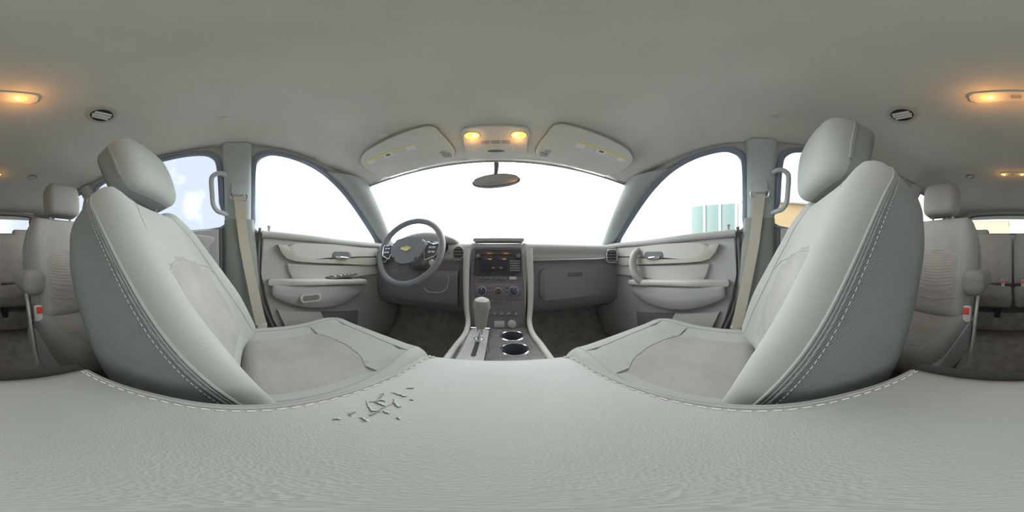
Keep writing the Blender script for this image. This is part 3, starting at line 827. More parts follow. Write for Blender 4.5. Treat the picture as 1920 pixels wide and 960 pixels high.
# console bin below the lid, hinge trim behind it
V, F, I = rbox(.100, .18, .165, .02, lambda x, y, z: (lcx+x, lcy+y, .345+z), (4, 6, 4)); mk('console_bin', V, F, 'trim_grey', co)
def hg(x, y, z): return (lcx+x, -.166+y-.016*(1-(x/.128)**2), LZ-.020+z)
V, F, I = rbox(.112, .013, .006, .005, hg, (14, 2, 1)); mk('hinge_cover', V, F, 'hinge_black', co)
V, F, I = rbox(.105, .012, .15, .01, lambda x, y, z: (lcx+x, -.172+y, .36+z), (4, 1, 4)); mk('rear_panel', V, F, 'trim_grey', co)
# front deck
DZ = .385
deck = [(-.115,.20),(.135,.20),(.140,.45),(.128,.62),(.122,.665),(-.095,.665),(-.102,.62),(-.115,.45)]
holes = [[(hx+.040*math.cos(2*PI*k/24), hy+.040*math.sin(2*PI*k/24)) for k in range(24)] for hx, hy in ((.062,.585),(.062,.484))]
V, F = sheet(deck, holes, lambda u, v: (u, v, DZ), .03)
V2 = [v-Vector((0,0,.012)) for v in V]
g_ = G().add((V, F)).add((V2, F))
dk = g_.build('console_deck', 'wood', co, smooth=False, recalc=False)
for hx, hy in ((.062,.585),(.062,.484)):
    cup = mk('cup_holder', *lathe([(.0385,.002),(.0375,-.03),(.034,-.068),(.030,-.072),(0,-.072)], 36, Matrix.Translation((hx, hy, DZ)), False), 'rubber', co)
    mk('chrome_ring', *lathe([(.0385,-.001),(.0385,.003),(.041,.005),(.0445,.003),(.0455,-.001)], 40, Matrix.Translation((hx, hy, DZ)), False), 'chrome', cup)
STACK_RAILS = []
# side rails of the deck which run up the sides of the centre stack
V, F, I = rbox(.095, .19, .125, .02, lambda x, y, z: (.013+x, .43+y, .182+z), (4, 6, 4)); mk('console_body', V, F, 'trim_grey', co)
for s, P in ((-1, [(-.122,.20,.372),(-.124,.34,.380),(-.118,.48,.388),(-.108,.58,.394),(-.112,.655,.415),(-.125,.69,.47),(-.134,.725,.56),(-.140,.762,.66),(-.142,.79,.735)]), (1, [(.146,.20,.372),(.150,.34,.380),(.146,.48,.388),(.136,.58,.394),(.138,.655,.415),(.148,.69,.47),(.156,.725,.56),(.160,.762,.66),(.162,.79,.735)])):
    Q = catmull(P, False, 5); cut = next(i for i, q in enumerate(Q) if q.z > .415)
    mk('side_rail', *tube(Q[:cut+1], .0105, False, 12), 'trim_light', co)
    STACK_RAILS.append((s, Q[cut:]))
# gear lever
gs = thing('gear_lever', (-.060, .53, DZ), 'grey automatic gear lever with a fat leather knob, left of the cup holders', 'gear lever')
mk('shift_gate', *prism(rrect(.036, .125, .012), -.002, .006, .003, Matrix.Translation((-.060, .515, DZ))), 'trim_grey', gs)
mk('shift_slot', *prism(rrect(.007, .085, .006), .0055, .0068, 0, Matrix.Translation((-.055, .515, DZ))), 'black', gs)
mk('gate_surround', *tube(catmull([(-.060+.040*a, .515+.13*b, DZ+.006) for a, b in ((-1,-.9),(-1,0),(-1,.9),(-.8,1),(.8,1),(1,.9),(1,0),(1,-.9),(.8,-1),(-.8,-1))], True, 4), .0032, True), 'chrome', gs)
mk('lever_shaft', *tube([(-.054,.545,DZ+.004), (-.045,.532,DZ+.075)], [.011, .009], False, 16), 'chrome', gs)
mk('shaft_collar', *lathe([(.020,0),(.017,.008),(.012,.012)], 20, Matrix.Translation((-.054,.545,DZ+.004))), 'satin', gs)
mk('shift_knob', *lathe([(.011,0),(.016,.003),(.019,.012),(.0215,.04),(.0245,.068),(.0275,.085),(.0275,.098),(.0235,.109),(.013,.115),(0,.117)], 28, frame_mat((-.046,.533,DZ+.062), (.05,-.10,1))), 'knob_leather', gs)
mk('knob_band', *lathe([(.0282,-.0015),(.0288,0),(.0282,.0015)], 28, frame_mat((-.0418,.5247,DZ+.145), (.05,-.10,1))), 'piping', gs)
for k, ch in enumerate('PRNDL'):
    f_ = bpy.data.curves.new('gear_letter', 'FONT'); f_.body = ch; f_.size = .012; f_.align_x = 'CENTER'; f_.extrude = .0003
    o_ = bpy.data.objects.new('tmp', f_); COL.objects.link(o_); bpy.context.view_layer.update()
    me_ = bpy.data.meshes.new_from_object(o_.evaluated_get(bpy.context.evaluated_depsgraph_get()))
    vv = [v.co+Vector((-.087, .60-.030*k, DZ+.0065)) for v in me_.vertices]; ff = [tuple(p.vertices) for p in me_.polygons]
    bpy.data.objects.remove(o_); mk('gear_letter', vv, ff, 'white_label', gs, smooth=False)

# ------------------------------------------------------------------ dashboard
da_ = thing('dashboard', (0, .95, .40), 'full width two tone grey dashboard under the windscreen with centre stack and glovebox', 'dashboard')
for s, Q in STACK_RAILS:
    mk('stack_rail', *tube(Q, [.0105+.0075*i/(len(Q)-1) for i in range(len(Q))], False, 12), 'trim_light', da_)
    V = []; F = []
    for q in Q: V += [q+Vector((s*.002, 0, 0)), q+Vector((s*.004, .12, 0))]
    for i in range(len(Q)-1): F.append((2*i, 2*i+1, 2*i+3, 2*i+2))
    o = mk('stack_side', V, F, 'dash_dark', da_); o.modifiers.new('thickness', 'SOLIDIFY').thickness = .006
def extr(prof, x0, x1, nx=24, n=5, bend=None):
    P = catmull([(0, a, b) for a, b in prof], True, n); V = []; F = []; m_ = len(P)
    for i in range(nx+1):
        x_ = x0+(x1-x0)*i/nx
        for p in P:
            q = Vector((x_, p.y, p.z)); V.append(bend(q) if bend else q)
    for i in range(nx):
        for j in range(m_): F.append((i*m_+j, i*m_+(j+1) % m_, (i+1)*m_+(j+1) % m_, (i+1)*m_+j))
    F.append(tuple(range(m_-1, -1, -1))); F.append(tuple(nx*m_+j for j in range(m_)))
    return V, F
def bend(q):
    a = abs(q.x); q.y += -.02*sm(.35, .74, a)*(q.y < .95); q.y -= .12*(a/.74)**2*(q.y > 1.0); return q
mk('dash_top_pad', *extr([(1.24,.745),(1.22,.765),(1.05,.778),(.90,.775),(.835,.766),(.808,.748),(.804,.710),(.812,.674),(.95,.665),(1.2,.67)], -.745, .745, 30, 5, bend), 'dash_pad', da_)
mk('dash_lower', *extr([(.845,.70),(.822,.665),(.815,.60),(.815,.50),(.835,.42),(.90,.37),(1.05,.36),(1.1,.5),(1.05,.70)], -.745, .745, 30, 4, bend), 'dash_dark', da_)
# chrome lined shelf edge on the passenger side
mk('trim_line', *tube(catmull([(.18,.800,.678),(.30,.797,.680),(.45,.790,.682),(.56,.780,.684),(.60,.774,.690)], False, 5), .0045), 'satin', da_)
mk('glovebox_door', *prism(rrect(.20, .085, .03), -.01, .012, .008, frame_mat((.42,.815,.55), (0,-1,0), (1,0,0))), 'dash_dark', da_)
gh = mk('glovebox_latch', *prism(rrect(.045, .010, .008), 0, .006, .002, frame_mat((.42,.803,.60), (0,-1,0), (1,0,0))), 'trim_dark', da_)
def vent(cx_, cy_, cz_, hx_, hz_, nrm=(0,-1,0), ring='chrome', round_=False):
    M = frame_mat((cx_, cy_, cz_), nrm, (1, 0, 0)); up = M.col[1].xyz; sgn = 1 if up.z > 0 else -1
    sh = oval(hx_, hz_) if round_ else rrect(hx_, hz_, min(hx_, hz_)*.5)
    v_ = mk('air_vent', *prism(sh, -.008, .002, .001, M), 'black', da_)
    mk('vent_ring', *tube([M @ Vector((p[0], p[1], .003)) for p in sh], .004, True), ring, v_)
    g_ = G(); k_ = 4
    for i in range(k_):
        zz = -hz_*.7+1.4*hz_*i/(k_-1); ww = hx_*.9*math.sqrt(max(.05, 1-(zz/hz_)**2)) if round_ else hx_*.9
        g_.add(tube([M @ Vector((-ww, zz, .004)), M @ Vector((ww, zz, .004))], .002, flat=(.006,.001), up=tuple(up*.5+M.col[2].xyz)))
    g_.build('vent_slats', 'trim_dark', v_)
vent(.655, .775, .700, .035, .038, (-.25,-1,.0))
vent(-.190, .800, .715, .030, .034, (0,-1,.1), 'trim_light', True)
vent(-.660, .775, .700, .035, .038, (.25,-1,.0))
# storage tray on top of the centre
mk('top_tray', *at(rbox(.13, .05, .010, .008, None, (6, 3, 2)), (.012, .86, .782)), 'dash_pad', da_)
mk('tray_edge', *tube(catmull([(-.125,.822,.768),(-.10,.803,.760),(.012,.798,.758),(.12,.803,.760),(.150,.822,.768)], False, 5), .0045), 'chrome', da_)
# centre stack face
F0, F1 = Vector((.013,.806,.752)), Vector((.013,.668,.395))
fup = (F0-F1).normalized(); fn_ = Vector((0, -fup.z, fup.y)); fn_ = fn_ if fn_.y < 0 else -fn_
MF = frame_mat(F0*.5+F1*.5, fn_, (1, 0, 0)); FL = (F0-F1).length
MFs = 1 if MF.col[1].z > 0 else -1
def fpt(px, py): p = on_plane(px, py, F0, fn_); q = MF.inverted() @ p; return q.x, q.y
body = [(-.140,-.0),(.0,0)]
cs = G().add(prism([(-.146,MFs*FL/2),(-.112,-MFs*FL/2),(.112,-MFs*FL/2),(.146,MFs*FL/2)] if MFs > 0 else [(-.146,-FL/2),(.146,-FL/2),(.112,FL/2),(-.112,FL/2)], -.10, -.004, .004, MF))
stack = cs.build('center_stack', 'dash_pad', da_)
def fbox(name, px0, py0, px1, py1, h, m_, parent=None, r=.006, h0=-.006, bev=.0015):
    a = fpt(px0, py0); b = fpt(px1, py1); cx_, cy_ = (a[0]+b[0])/2, (a[1]+b[1])/2
    hx_, hy_ = abs(a[0]-b[0])/2, abs(a[1]-b[1])/2
    return mk(name, *prism([(cx_+p[0], cy_+p[1]) for p in rrect(hx_, hy_, min(r, hx_*.95, hy_*.95), 4)], h0, h, bev, MF), m_, parent or stack)
fbox('stack_panel', 885, 464, 987, 617, .002, 'stack_dark', None, .012, -.006, .003)
rd = fbox('radio', 891, 468, 979, 517, .006, 'gloss_black', None, .006)
fbox('radio_display', 901, 484, 952, 510, .0075, 'screen', rd, .003, 0)
fbox('disc_slot', 903, 477, 966, 479.5, .0078, 'black', rd, .001, 0)
for px in (897, 971):
    a = fpt(px, 482); mk('radio_knob', *lathe([(.0105,0),(.0105,.012),(.009,.015),(0,.015)], 22, MF @ Matrix.Translation((a[0], a[1], .005))), 'trim_dark', rd)
for k in range(5):
    a = 489+k*4.3; fbox('radio_button', 956, a, 975, a+3.0, .0085, 'trim_dark', rd, .001, 0, .0008)
for k in range(6):
    a = 899+k*9; fbox('preset_button', a, 519.5, a+7, 524.5, .006, 'trim_dark', None, .0015, 0, .0008)
fbox('hazard_switch', 955, 519.5, 968, 524.5, .006, 'satin', None, .001, 0, .0006)
cp = fbox('climate_panel', 890, 531, 981, 562, .005, 'stack_dark', None, .008)
for px in (903.5, 963):
    a = fpt(px, 546); kb = mk('climate_knob', *lathe([(.0185,0),(.0180,.010),(.0155,.017),(.014,.018),(0,.018)], 30, MF @ Matrix.Translation((a[0], a[1], .003))), 'gloss_black', cp)
    mk('knob_ring', *lathe([(.0185,.000),(.0205,.003),(.0215,.006),(.0205,.009),(.0182,.010)], 34, MF @ Matrix.Translation((a[0], a[1], .003)), False), 'ring_blue', kb)
    mk('knob_mark', *prism([(a[0]-.001, a[1]+MFs*.004), (a[0]+.001, a[1]+MFs*.004), (a[0]+.001, a[1]+MFs*.012), (a[0]-.001, a[1]+MFs*.012)], .0205, .0215, 0, MF), 'white_label', kb)
a = fpt(934, 547); kb = mk('fan_knob', *lathe([(.0155,0),(.0150,.008),(.0125,.014),(0,.014)], 28, MF @ Matrix.Translation((a[0], a[1], .003))), 'gloss_black', cp)
mk('knob_ring', *lathe([(.0155,.000),(.017,.003),(.017,.006),(.0152,.008)], 30, MF @ Matrix.Translation((a[0], a[1], .003)), False), 'satin', kb)
for px in (917, 950):
    for py in (536, 543, 550): fbox('climate_button', px-3.5, py, px+3.5, py+5, .008, 'trim_dark', cp, .001, 0, .0008)
for k in range(3): fbox('mode_button', 919+k*11, 563, 928+k*11, 568, .006, 'trim_dark', None, .001, 0, .0008)
for k in range(6): fbox('lower_switch', 896+k*13.2, 585, 906+k*13.2, 592, .006, 'trim_dark', None, .0012, 0, .0008); 
for k in range(6): fbox('switch_mark', 899.5+k*13.2, 587.5, 902.5+k*13.2, 589, .0068, 'satin', None, .0004, .005, 0)
fbox('usb_cover', 927, 601.5, 946, 614, .006, 'trim_grey', None, .003)
a = fpt(960, 608); ro = mk('power_outlet', *lathe([(.0175,0),(.017,.007),(.012,.009),(0,.0092)], 26, MF @ Matrix.Translation((a[0], a[1], .0))), 'trim_grey', stack)
mk('outlet_ring', *lathe([(.0175,0),(.0195,.004),(.0172,.0068)], 26, MF @ Matrix.Translation((a[0], a[1], .0)), False), 'satin', ro)
# instrument cluster hood and gauges
def hoodf(x, y, z):
    u = x/.20; return (-.40+x, .90+y, .775+z*(1-.75*u*u)+.022*(1-u*u))
V, F, I = rbox(.20, .095, .040, .028, hoodf, (14, 6, 3)); mk('instrument_hood', V, F, 'dash_pad', da_)
ins_ = mk('instrument_panel', *prism(oval(.155, .058, 36), -.005, .003, .001, frame_mat((-.40,.803,.745), (0,-1,.22), (1,0,0))), 'black', da_)
Mi = frame_mat((-.40,.800,.745), (0,-1,.22), (1,0,0))
for gx in (-.085, 0, .085):
    mk('gauge', *lathe([(.034,0),(.034,.004),(.031,.005),(.031,.002),(0,.002)], 30, Mi @ Matrix.Translation((gx, 0, 0))), 'satin', ins_)
# knee bolster under the wheel
mk('knee_bolster', *extr([(.80,.62),(.785,.56),(.79,.46),(.83,.43),(.88,.50),(.86,.62)], -.60, -.19, 10, 4), 'dash_dark', da_)
mk('bolster_edge', *tube(catmull([(-.235,.785,.60),(-.24,.775,.54),(-.27,.770,.515),(-.34,.770,.510),(-.37,.772,.53)], False, 5), .005), 'trim_grey', da_)

# ------------------------------------------------------------------ steering wheel
wc_ = Vector((-.405,.675,.728)); wn_ = Vector((0,-math.cos(math.radians(24)), math.sin(math.radians(24))))
MW = frame_mat(wc_, wn_, (1, 0, 0)); wu = 1 if MW.col[1].z > 0 else -1
def W(x, y, z=0): return MW @ Vector((x, y*wu, z))
sw = thing('steering_wheel', wc_, 'grey leather steering wheel with bright spoke trims in front of the driver', 'steering wheel')
P = [W(.172*math.cos(2*PI*k/64), .172*math.sin(2*PI*k/64)) for k in range(64)]
mk('rim', *tube(P, .0155, True, 14), 'wheel_leather', sw)
hub = mk('hub', *prism([(a, b*wu) for a, b in sm2([(-.085,.045),(0,.062),(.085,.045),(.095,0),(.065,-.055),(0,-.078),(-.065,-.055),(-.095,0)], 5)], -.035, .020, .014, MW, 3), 'wheel_leather', sw)
for s in (-1, 1):
    V, F = prism([(a*s, b*wu) for a, b in [(.075,.035),(.125,.022),(.172,.030),(.172,-.030),(.130,-.035),(.085,-.045)]], -.014, .004, .004, MW)
    mk('spoke', V, F, 'trim_dark', sw)
    P = catmull([W(s*a, b, .007) for a, b in [(.092,.034),(.130,.024),(.158,.026),(.150,-.028),(.130,-.040),(.098,-.046)]], True, 4)
    mk('spoke_trim', *tube(P, .0032, True), 'chrome', sw)
    for j in range(4): mk('spoke_button', *at(rbox(.008, .004, .005, .002, None, (1,1,1)), W(s*(.118+.018*(j % 2)), .008-.022*(j//2), .006), rx=-.4), 'satin', sw)
V, F = prism([(a, b*wu) for a, b in [(-.030,-.060),(.030,-.060),(.022,-.10),(.030,-.165),(-.030,-.165),(-.022,-.10)]], -.012, .002, .004, MW); mk('spoke', V, F, 'trim_dark', sw)
em = [(-.030,.007),(-.012,.007),(-.009,.013),(.011,.013),(.012,.007),(.030,.007),(.027,-.007),(.012,-.007),(.009,-.013),(-.011,-.013),(-.012,-.007),(-.033,-.007)]
mk('emblem', *prism([(a, b*wu) for a, b in em], .018, .0225, .001, MW), 'gold', hub)
sc_ = thing('steering_column', (-.40,.76,.69), 'dark steering column shroud with stalks and key behind the wheel', 'steering column')
V, F, I = rbox(.050, .065, .045, .025, lambda x, y, z: (-.405+x, .765+y, .682+z-.3*y), (4, 5, 4)); mk('column_shroud', V, F, 'dash_dark', sc_)
for s in (-1, 1):
    P = catmull([(-.405+s*.04,.745,.70), (-.405+s*.09,.735,.705), (-.405+s*.14,.725,.70)], False, 5); mk('stalk', *tube(P, [.006]*5+[.008]*(len(P)-5), False, 10), 'trim_dark', sc_)
ky = mk('ignition_key', *prism(rrect(.011, .017, .006), -.003, .003, .0015, frame_mat((-.318,.755,.665), (1,-.6,.2), (0,0,1))), 'trim_beige', sc_)
mk('ignition_lock', *lathe([(.016,0),(.016,.014),(.010,.018),(0,.018)], 20, frame_mat((-.330,.775,.668), (.6,-1,0))), 'satin', sc_)
mk('key_ring', *tube([Vector((-.312,.748,.640))+Vector((.012*math.cos(2*PI*k/20), 0, .014*math.sin(2*PI*k/20))) for k in range(20)], .0012, True), 'satin', ky)

# ------------------------------------------------------------------ seat belts on the B-pillars
def belt(s, sd):
    rt = thing('seat_belt', (s*.70, -.02, .40), "beige front seat belt hanging on the %s side door pillar" % sd, 'seat belt')
    pk = lambda y, z, d=.045: Vector((s*(wx(z)-d), y, z))
    # height adjuster and guide loop
    M = frame_mat(pk(-.020, 1.00, .032), (-s, 0, .25), (0, 1, 0)); u_ = 1 if M.col[1].z > 0 else -1
    mk('height_adjuster', *prism(rrect(.027, .045, .010), -.004, .012, .004, M), 'pillar_upper', rt)
    P = [pk(-.018+a, .955+b, .055) for a, b in ((-.030,.016),(.028,.012),(.034,-.004),(.024,-.016),(-.026,-.010),(-.036,.002))]
    mk('belt_guide', *tube(catmull(P, True, 4), .0048, True), 'satin' if s > 0 else 'trim_grey', rt)
    W_ = [pk(-.018,.958,.055), pk(-.015,.93,.058), pk(-.008,.86,.050), pk(.004,.76,.05), pk(.022,.66,.055), pk(.042,.56,.065), pk(.062,.46,.085), pk(.075,.40,.100)]
    mk('webbing', *tube(catmull(W_, False, 6), 1, flat=(.022, .0012), up=(1, 0, 0)), 'belt', rt)
    M = frame_mat(pk(.080, .375, .100), (-s, -.2, .1), (0, 1, 0)); 
    an = mk('belt_anchor', *prism(rrect(.019, .030, .006), -.002, .002, .001, M), 'white_label', rt)
    mk('anchor_bolt', *lathe([(.008,0),(.008,.004),(.005,.006),(0,.006)], 14, M @ Matrix.Translation((0, 0, .002))), 'satin', an)
belt(-1, "driver's"); belt(1, "passenger's")
# second row belts hanging down behind the captain seats
for s, sd in ((-1, "driver's"), (1, "passenger's")):
    W_ = [(s*(wx(1.12)-.03), -.90, 1.12), (s*.60, -.93, .95), (s*.60, -.95, .70), (s*.62, -.95, .40)]
    mk_ = mk('seat_belt', *tube(catmull([Vector(p) for p in W_], False, 5), 1, flat=(.022, .0012), up=(1, 0, 0)), 'belt')
    tag(mk_, 'beige second row belt webbing on the rear pillar, %s side' % sd, 'seat belt')
# grab handles at the rear edge of the B-pillars
for s, sd in ((-1, "driver's"), (1, "passenger's")):
    q = lambda y, z, d=.040: Vector((s*(wx(z)-d), y, z))
    P = catmull([q(-.070,1.058,.02), q(-.088,1.056,.050), q(-.112,1.048,.058), q(-.126,1.028,.058), q(-.128,.97,.056), q(-.126,.925,.056), q(-.110,.898,.055), q(-.088,.890,.048), q(-.070,.888,.018)], False, 5)
    h = mk('grab_handle', *tube(P, .0105, False, 10), 'pillar_upper'); tag(h, 'grey D shaped grab handle beside the rear window, %s side pillar' % sd, 'grab handle')

# ------------------------------------------------------------------ roof fittings
def roof_frame(x, y, dz=0.0, xdir=(1, 0, 0)):
    p = roof(x, y); e = .01
    n_ = (roof(x+e, y)-roof(x-e, y)).cross(roof(x, y+e)-roof(x, y-e)).normalized()
    if n_.z > 0: n_ = -n_
    return frame_mat(p+n_*dz, n_, xdir)
# visors
def visor(s, sd):
    p0 = roof(s*.338, .53, -.014)
    e = .15; sl = math.atan2(roof(s*.32, .64).z-roof(s*.32, .42).z, .22)
    M = Matrix.Translation(p0) @ Matrix.Rotation(s*.085, 4, 'Y') @ Matrix.Rotation(sl, 4, 'X')
    rt = thing('sun_visor', p0, 'folded up grey sun visor with warning label above the %s' % sd, 'sun visor')
    out = sm2([(-.175,.095),(-.175,-.06),(-.165,-.098),(-.13,-.110),(0,-.113),(.10,-.108),(.165,-.075),(.180,-.02),(.178,.05),(.15,.088),(.0,.105)], 5)
    out = [(a*s, b) for a, b in out]
    Md = M @ Matrix.Rotation(PI, 4, 'X')
    vb = mk('visor_panel', *prism([(a, -b) for a, b in out], -.006, .013, .009, Md, 4), 'headliner', rt)
    mk('visor_edge', *tube([Md @ Vector((a, -b, .0)) for a, b in out], .004, True), 'pillar_lower', rt)
    la = [(-.105,-.016),(.105,-.016),(.105,.016),(-.105,.016)]
    Lm = Md @ Matrix.Translation((s*.035, .045, 0)) @ Matrix.Rotation(0.10*s, 4, 'Z')
    lb = mk('warning_label', *prism(la, .0128, .0140, 0, Lm), 'white_label', vb)
    mk('yellow_band', *prism([(-.103,.009),(.103,.009),(.103,.0155),(-.103,.0155)], .0139, .0143, 0, Lm), 'yellow_label', lb)
    g_ = G()
    for k in range(3): g_.add(prism([(-.014+.006*k,-.006),(-.009+.006*k,-.006),(-.009+.006*k,.004),(-.014+.006*k,.004)], .0139, .0144, 0, Lm))
    g_.build('pictogram', 'ink', lb)
    g_ = G()
    for k in range(4):
        g_.add(prism([(.015,-.012+.005*k),(.072,-.012+.005*k),(.072,-.0105+.005*k),(.015,-.0105+.005*k)], .0139, .0143, 0, Lm)); g_.add(prism([(-.072,-.012+.005*k),(-.025,-.012+.005*k),(-.025,-.0105+.005*k),(-.072,-.0105+.005*k)], .0139, .0143, 0, Lm))
    tag(g_.build('small_print', 'trim_grey', lb), kind='stuff')
    mk('visor_clip', *at(rbox(.016, .012, .010, .005, None, (2, 2, 2)), M @ Vector((-s*.155, .07, -.012))), 'trim_grey', rt)
    g_ = G()
    g_.add(prism(rrect(.012, .007, .003), .0128, .0142, 0, Md @ Matrix.Translation((-s*.145, -.045, 0)))); g_.build('mirror_tab', 'trim_grey', vb)
visor(-1, "driver's seat"); visor(1, 'front passenger seat')
# overhead console with two lamps
M = roof_frame(.003, .525); yv = M.col[1].xyz; ys_ = 1 if yv.y > 0 else -1
oc = thing('overhead_console', roof(.003, .525), 'grey overhead console with two lit amber map lamps above the mirror', 'overhead console')
shp = [(a, b*ys_) for a, b in sm2([(-.108,.128),(-.104,.0),(-.098,-.050),(-.06,-.060),(0,-.062),(.06,-.060),(.098,-.050),(.104,.0),(.108,.128),(0,.13)], 5)]
mk('console_shell', *prism(shp, -.004, .014, .008, M, 3), 'headliner', oc)
mk('shell_gap', *tube([M @ Vector((a, b, .001)) for a, b in shp], .0022, True), 'trim_grey', oc)
for s in (-1, 1):
    lm = mk('map_lamp', *lathe([(.024,0),(.0235,.0035),(.018,.0065),(0,.0075)], 28, M @ Matrix.Translation((s*.073, -.020*ys_, .0125)) @ Matrix.Diagonal((1, .78, 1, 1))), 'lamp_glow', oc)
    mk('lamp_bulb', *lathe([(.0055,0),(.0050,.003),(.0,.0045)], 14, M @ Matrix.Translation((s*.064, -.026*ys_, .019))), 'lamp_bulb', lm)
    mk('lamp_ring', *tube([M @ Vector((s*.073+.0255*math.cos(2*PI*k/28), -.020*ys_+.0200*math.sin(2*PI*k/28), .0135)) for k in range(28)], .002, True), 'trim_grey', lm)
for k in range(3): mk('console_switch', *prism(rrect(.014, .009, .004), .013, .0165, .0015, M @ Matrix.Translation((-.035+.035*k, .020*ys_, 0))), 'trim_grey', oc)
mk('microphone_grille', *prism(oval(.032, .008), .013, .0155, .001, M @ Matrix.Translation((0, .075*ys_, 0))), 'trim_dark', oc)
mk('bin_cover', *prism(rrect(.075, .026, .008), .012, .0155, .003, M @ Matrix.Translation((0, .072*ys_, -.0005))), 'headliner', oc)
# mirror
rm = thing('rearview_mirror', (.003,.69,1.10), 'dark oval rearview mirror on a short stalk in front of the windscreen', 'mirror')
mk('mirror_stalk', *tube([(.003,.705,1.150), (.003,.695,1.11), (-.001,.672,1.055)], [.012,.010,.008], False, 12), 'rubber', rm)
Mm = frame_mat((.000,.655,1.028), (-.12,-1,-.12), (1, 0, .06)); mu = 1 if Mm.col[1].z > 0 else -1
mk('mirror_shell', *prism(oval(.100, .030, 36), -.022, .004, .010, Mm, 4), 'rubber', rm)
mk('mirror_glass', *prism(oval(.094, .0255, 36), .0038, .0048, 0, Mm), 'mirror', rm)
# dome lamps: pair over the second row and a pair over the third
def dome(nm, label, cx_, cy_, half, dx, r, e, kw):
    M = roof_frame(cx_, cy_)
    rt = thing(nm, roof(cx_, cy_), label, 'ceiling lamp')
    mk('lamp_housing', *prism(rrect(half, r*1.35, r*.7), -.003, .008, .005, M, 3), 'headliner', rt)
    for s in (-1, 1):
        lm = mk('lamp_lens', *lathe([(r,0),(r*.97,.003),(r*.7,.005),(0,.006)], 26, M @ Matrix.Translation((s*dx, 0, .007)) @ Matrix.Diagonal((1, .70, 1, 1))), 'lamp_glow', rt)
        mk('lamp_bulb', *lathe([(r*.25,0),(r*.22,.003),(0,.004)], 14, M @ Matrix.Translation((s*dx*.90, 0, .0125))), 'lamp_bulb', lm)
    mk('lamp_switch', *prism(rrect(.012, .007, .003), .007, .010, .001, M), 'trim_grey', rt)
    for s in (-1, 1):
        ld = bpy.data.lights.new('lamp_light', 'POINT'); ld.energy = e; ld.color = (1, .42, .10); ld.shadow_soft_size = .012
        lo = bpy.data.objects.new('lamp_light', ld); COL.objects.link(lo); lo.parent = rt; lo.location = (M @ Vector((s*dx, 0, .045)))-WL[rt]
dome('dome_lamp', 'amber lit twin dome lamp on the headliner just behind the front seats', .004, -.362, .105, .064, .017, .15, 0)
dome('rear_dome_lamp', 'small amber lit twin dome lamp on the headliner over the third row', .004, -.98, .075, .058, .014, .05, 0)
for s in (-1, 1):
    ld = bpy.data.lights.new('lamp_light', 'POINT'); ld.energy = .06; ld.color = (1, .42, .10); ld.shadow_soft_size = .012
    lo = bpy.data.objects.new('lamp_light', ld); COL.objects.link(lo); lo.parent = oc; lo.location = (roof_frame(.003,.525) @ Vector((s*.073, .0, .035)))-WL[oc]
# round ceiling vents
def ceiling_vent(x, y, r, label, rot=.3):
    M = roof_frame(x, y) @ Matrix.Rotation(rot, 4, 'Z')
    rt = thing('ceiling_vent', roof(x, y), label, 'air vent')
    mk('vent_flange', *lathe([(r*1.55,-.001),(r*1.5,.003),(r*1.30,.005),(r*1.12,.0045),(r*1.05,.002)], 36, M), 'trim_light', rt)
    mk('vent_cup', *lathe([(r*1.12,.004),(r*1.0,.006),(r*.98,-.002),(0,-.004)], 36, M), 'black', rt)
    g_ = G()
    for k in (-1, 0, 1):
        yy = k*r*.42; ww = math.sqrt(max(0, (r*.96)**2-yy*yy))
        V, F = at(rbox(ww, r*.16, .003, .0025, None, (6, 2, 1)), (0, 0, 0), rx=.35)
        g_.add(([M @ (Vector(v)+Vector((0, yy, .005))) for v in V], F))
    g_.build('vent_vanes', 'white_label', rt)
ceiling_vent(-.283, -.352, .030, "round swivel air vent in the headliner above the driver's headrest")
ceiling_vent(.300, -.360, .030, 'round swivel air vent in the headliner above the passenger headrest', -.3)
ceiling_vent(.270, -.985, .022, 'small round ceiling vent above the second row, passenger side')
ceiling_vent(-.265, -.985, .022, "small round ceiling vent above the second row, driver's side")
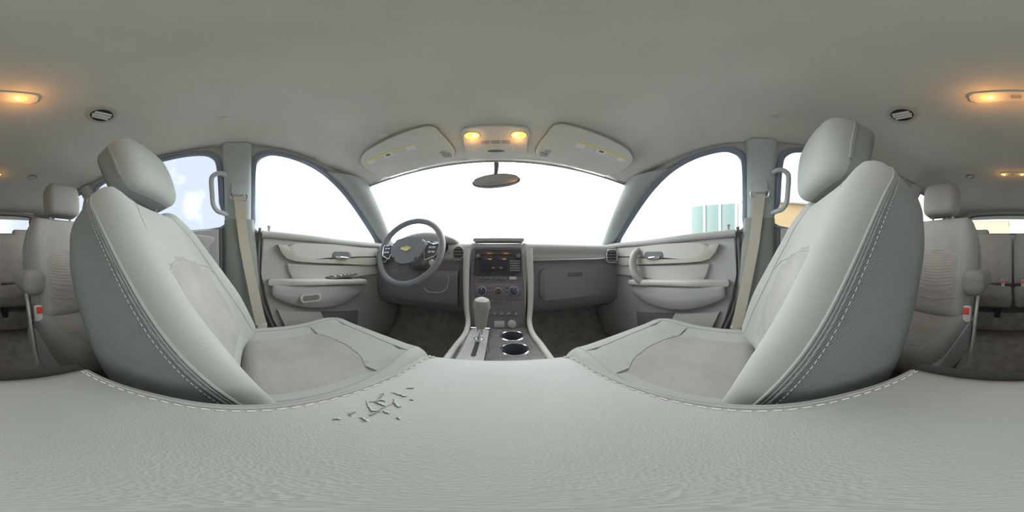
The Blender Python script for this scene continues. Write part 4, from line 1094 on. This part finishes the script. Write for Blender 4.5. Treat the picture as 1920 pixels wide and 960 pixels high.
# little roof hooks
for (x_, y_, lb) in ((-.335,.412, "small oval cap in the headliner beside the driver's sun visor"),):
    h = mk('roof_cap', *lathe([(.022,-.001),(.021,.003),(.013,.006),(0,.0065)], 26, roof_frame(x_, y_) @ Matrix.Diagonal((1, .6, 1, 1))), 'headliner'); tag(h, lb, 'roof cap')
for s, sd in ((-1, "driver's"), (1, "passenger's")):
    h = mk('coat_hook', *lathe([(.016,-.001),(.0155,.004),(.010,.007),(0,.008)], 24, roof_frame(s*.46, -.055) @ Matrix.Diagonal((.7, 1, 1, 1))), 'headliner'); tag(h, 'faint round plug in the headliner over the %s side pillar' % sd, 'coat hook')

# ------------------------------------------------------------------ outside
gr = mk('ground', *grid(lambda a, b: (a*120-60, b*120-60, -.45), 8, 8), 'asphalt'); tag(gr, 'pale asphalt lot round the car', 'ground', kind='structure')
bd = thing('building', (8.2, -3, -.45), 'long tan sided building with dark glazed bays beside the passenger side of the car', 'building')
top = 3.55
V, F = at(rbox(1.2, 9.0, (top+.45)/2, .02, None, (1, 4, 2)), (9.6, -8.5, (top-.45)/2)); mk('building_wall', V, F, 'tan_siding', bd)
V, F = at(rbox(1.4, 9.2, .08, .03, None, (1, 4, 1)), (9.6, -8.5, top+.06)); mk('roof_edge', V, F, 'grey_roof', bd)
V, F = at(rbox(1.2, 1.75, (3.85+.45)/2, .02, None, (1, 4, 2)), (9.75, 2.3, (3.85-.45)/2)); mk('annex_wall', V, F, 'white_siding', bd)
for k in range(3):
    fr_ = mk('shopfront_window', *at(rbox(.05, .36, 1.5, .01, None, (1, 2, 2)), (8.53, 1.42+k*.86, 2.05)), 'green_glass', bd)
    mk('window_post', *at(rbox(.06, .06, 1.6, .01, None, (1, 1, 1)), (8.48, .99+k*.86, 2.0)), 'white_label', bd)
b2 = thing('building', (2.5, -24, -.45), 'low tan building far behind the car, seen through the rear window', 'building')
V, F = at(rbox(3.0, 2, 3.2, .03, None, (1, 1, 1)), (3.4, -26, 2.75)); mk('building_wall', V, F, 'tan_siding', b2)
V, F = at(rbox(3.1, 2.1, .12, .03, None, (1, 1, 1)), (3.4, -26, 6.0)); mk('roof_edge', V, F, 'grey_roof', b2)
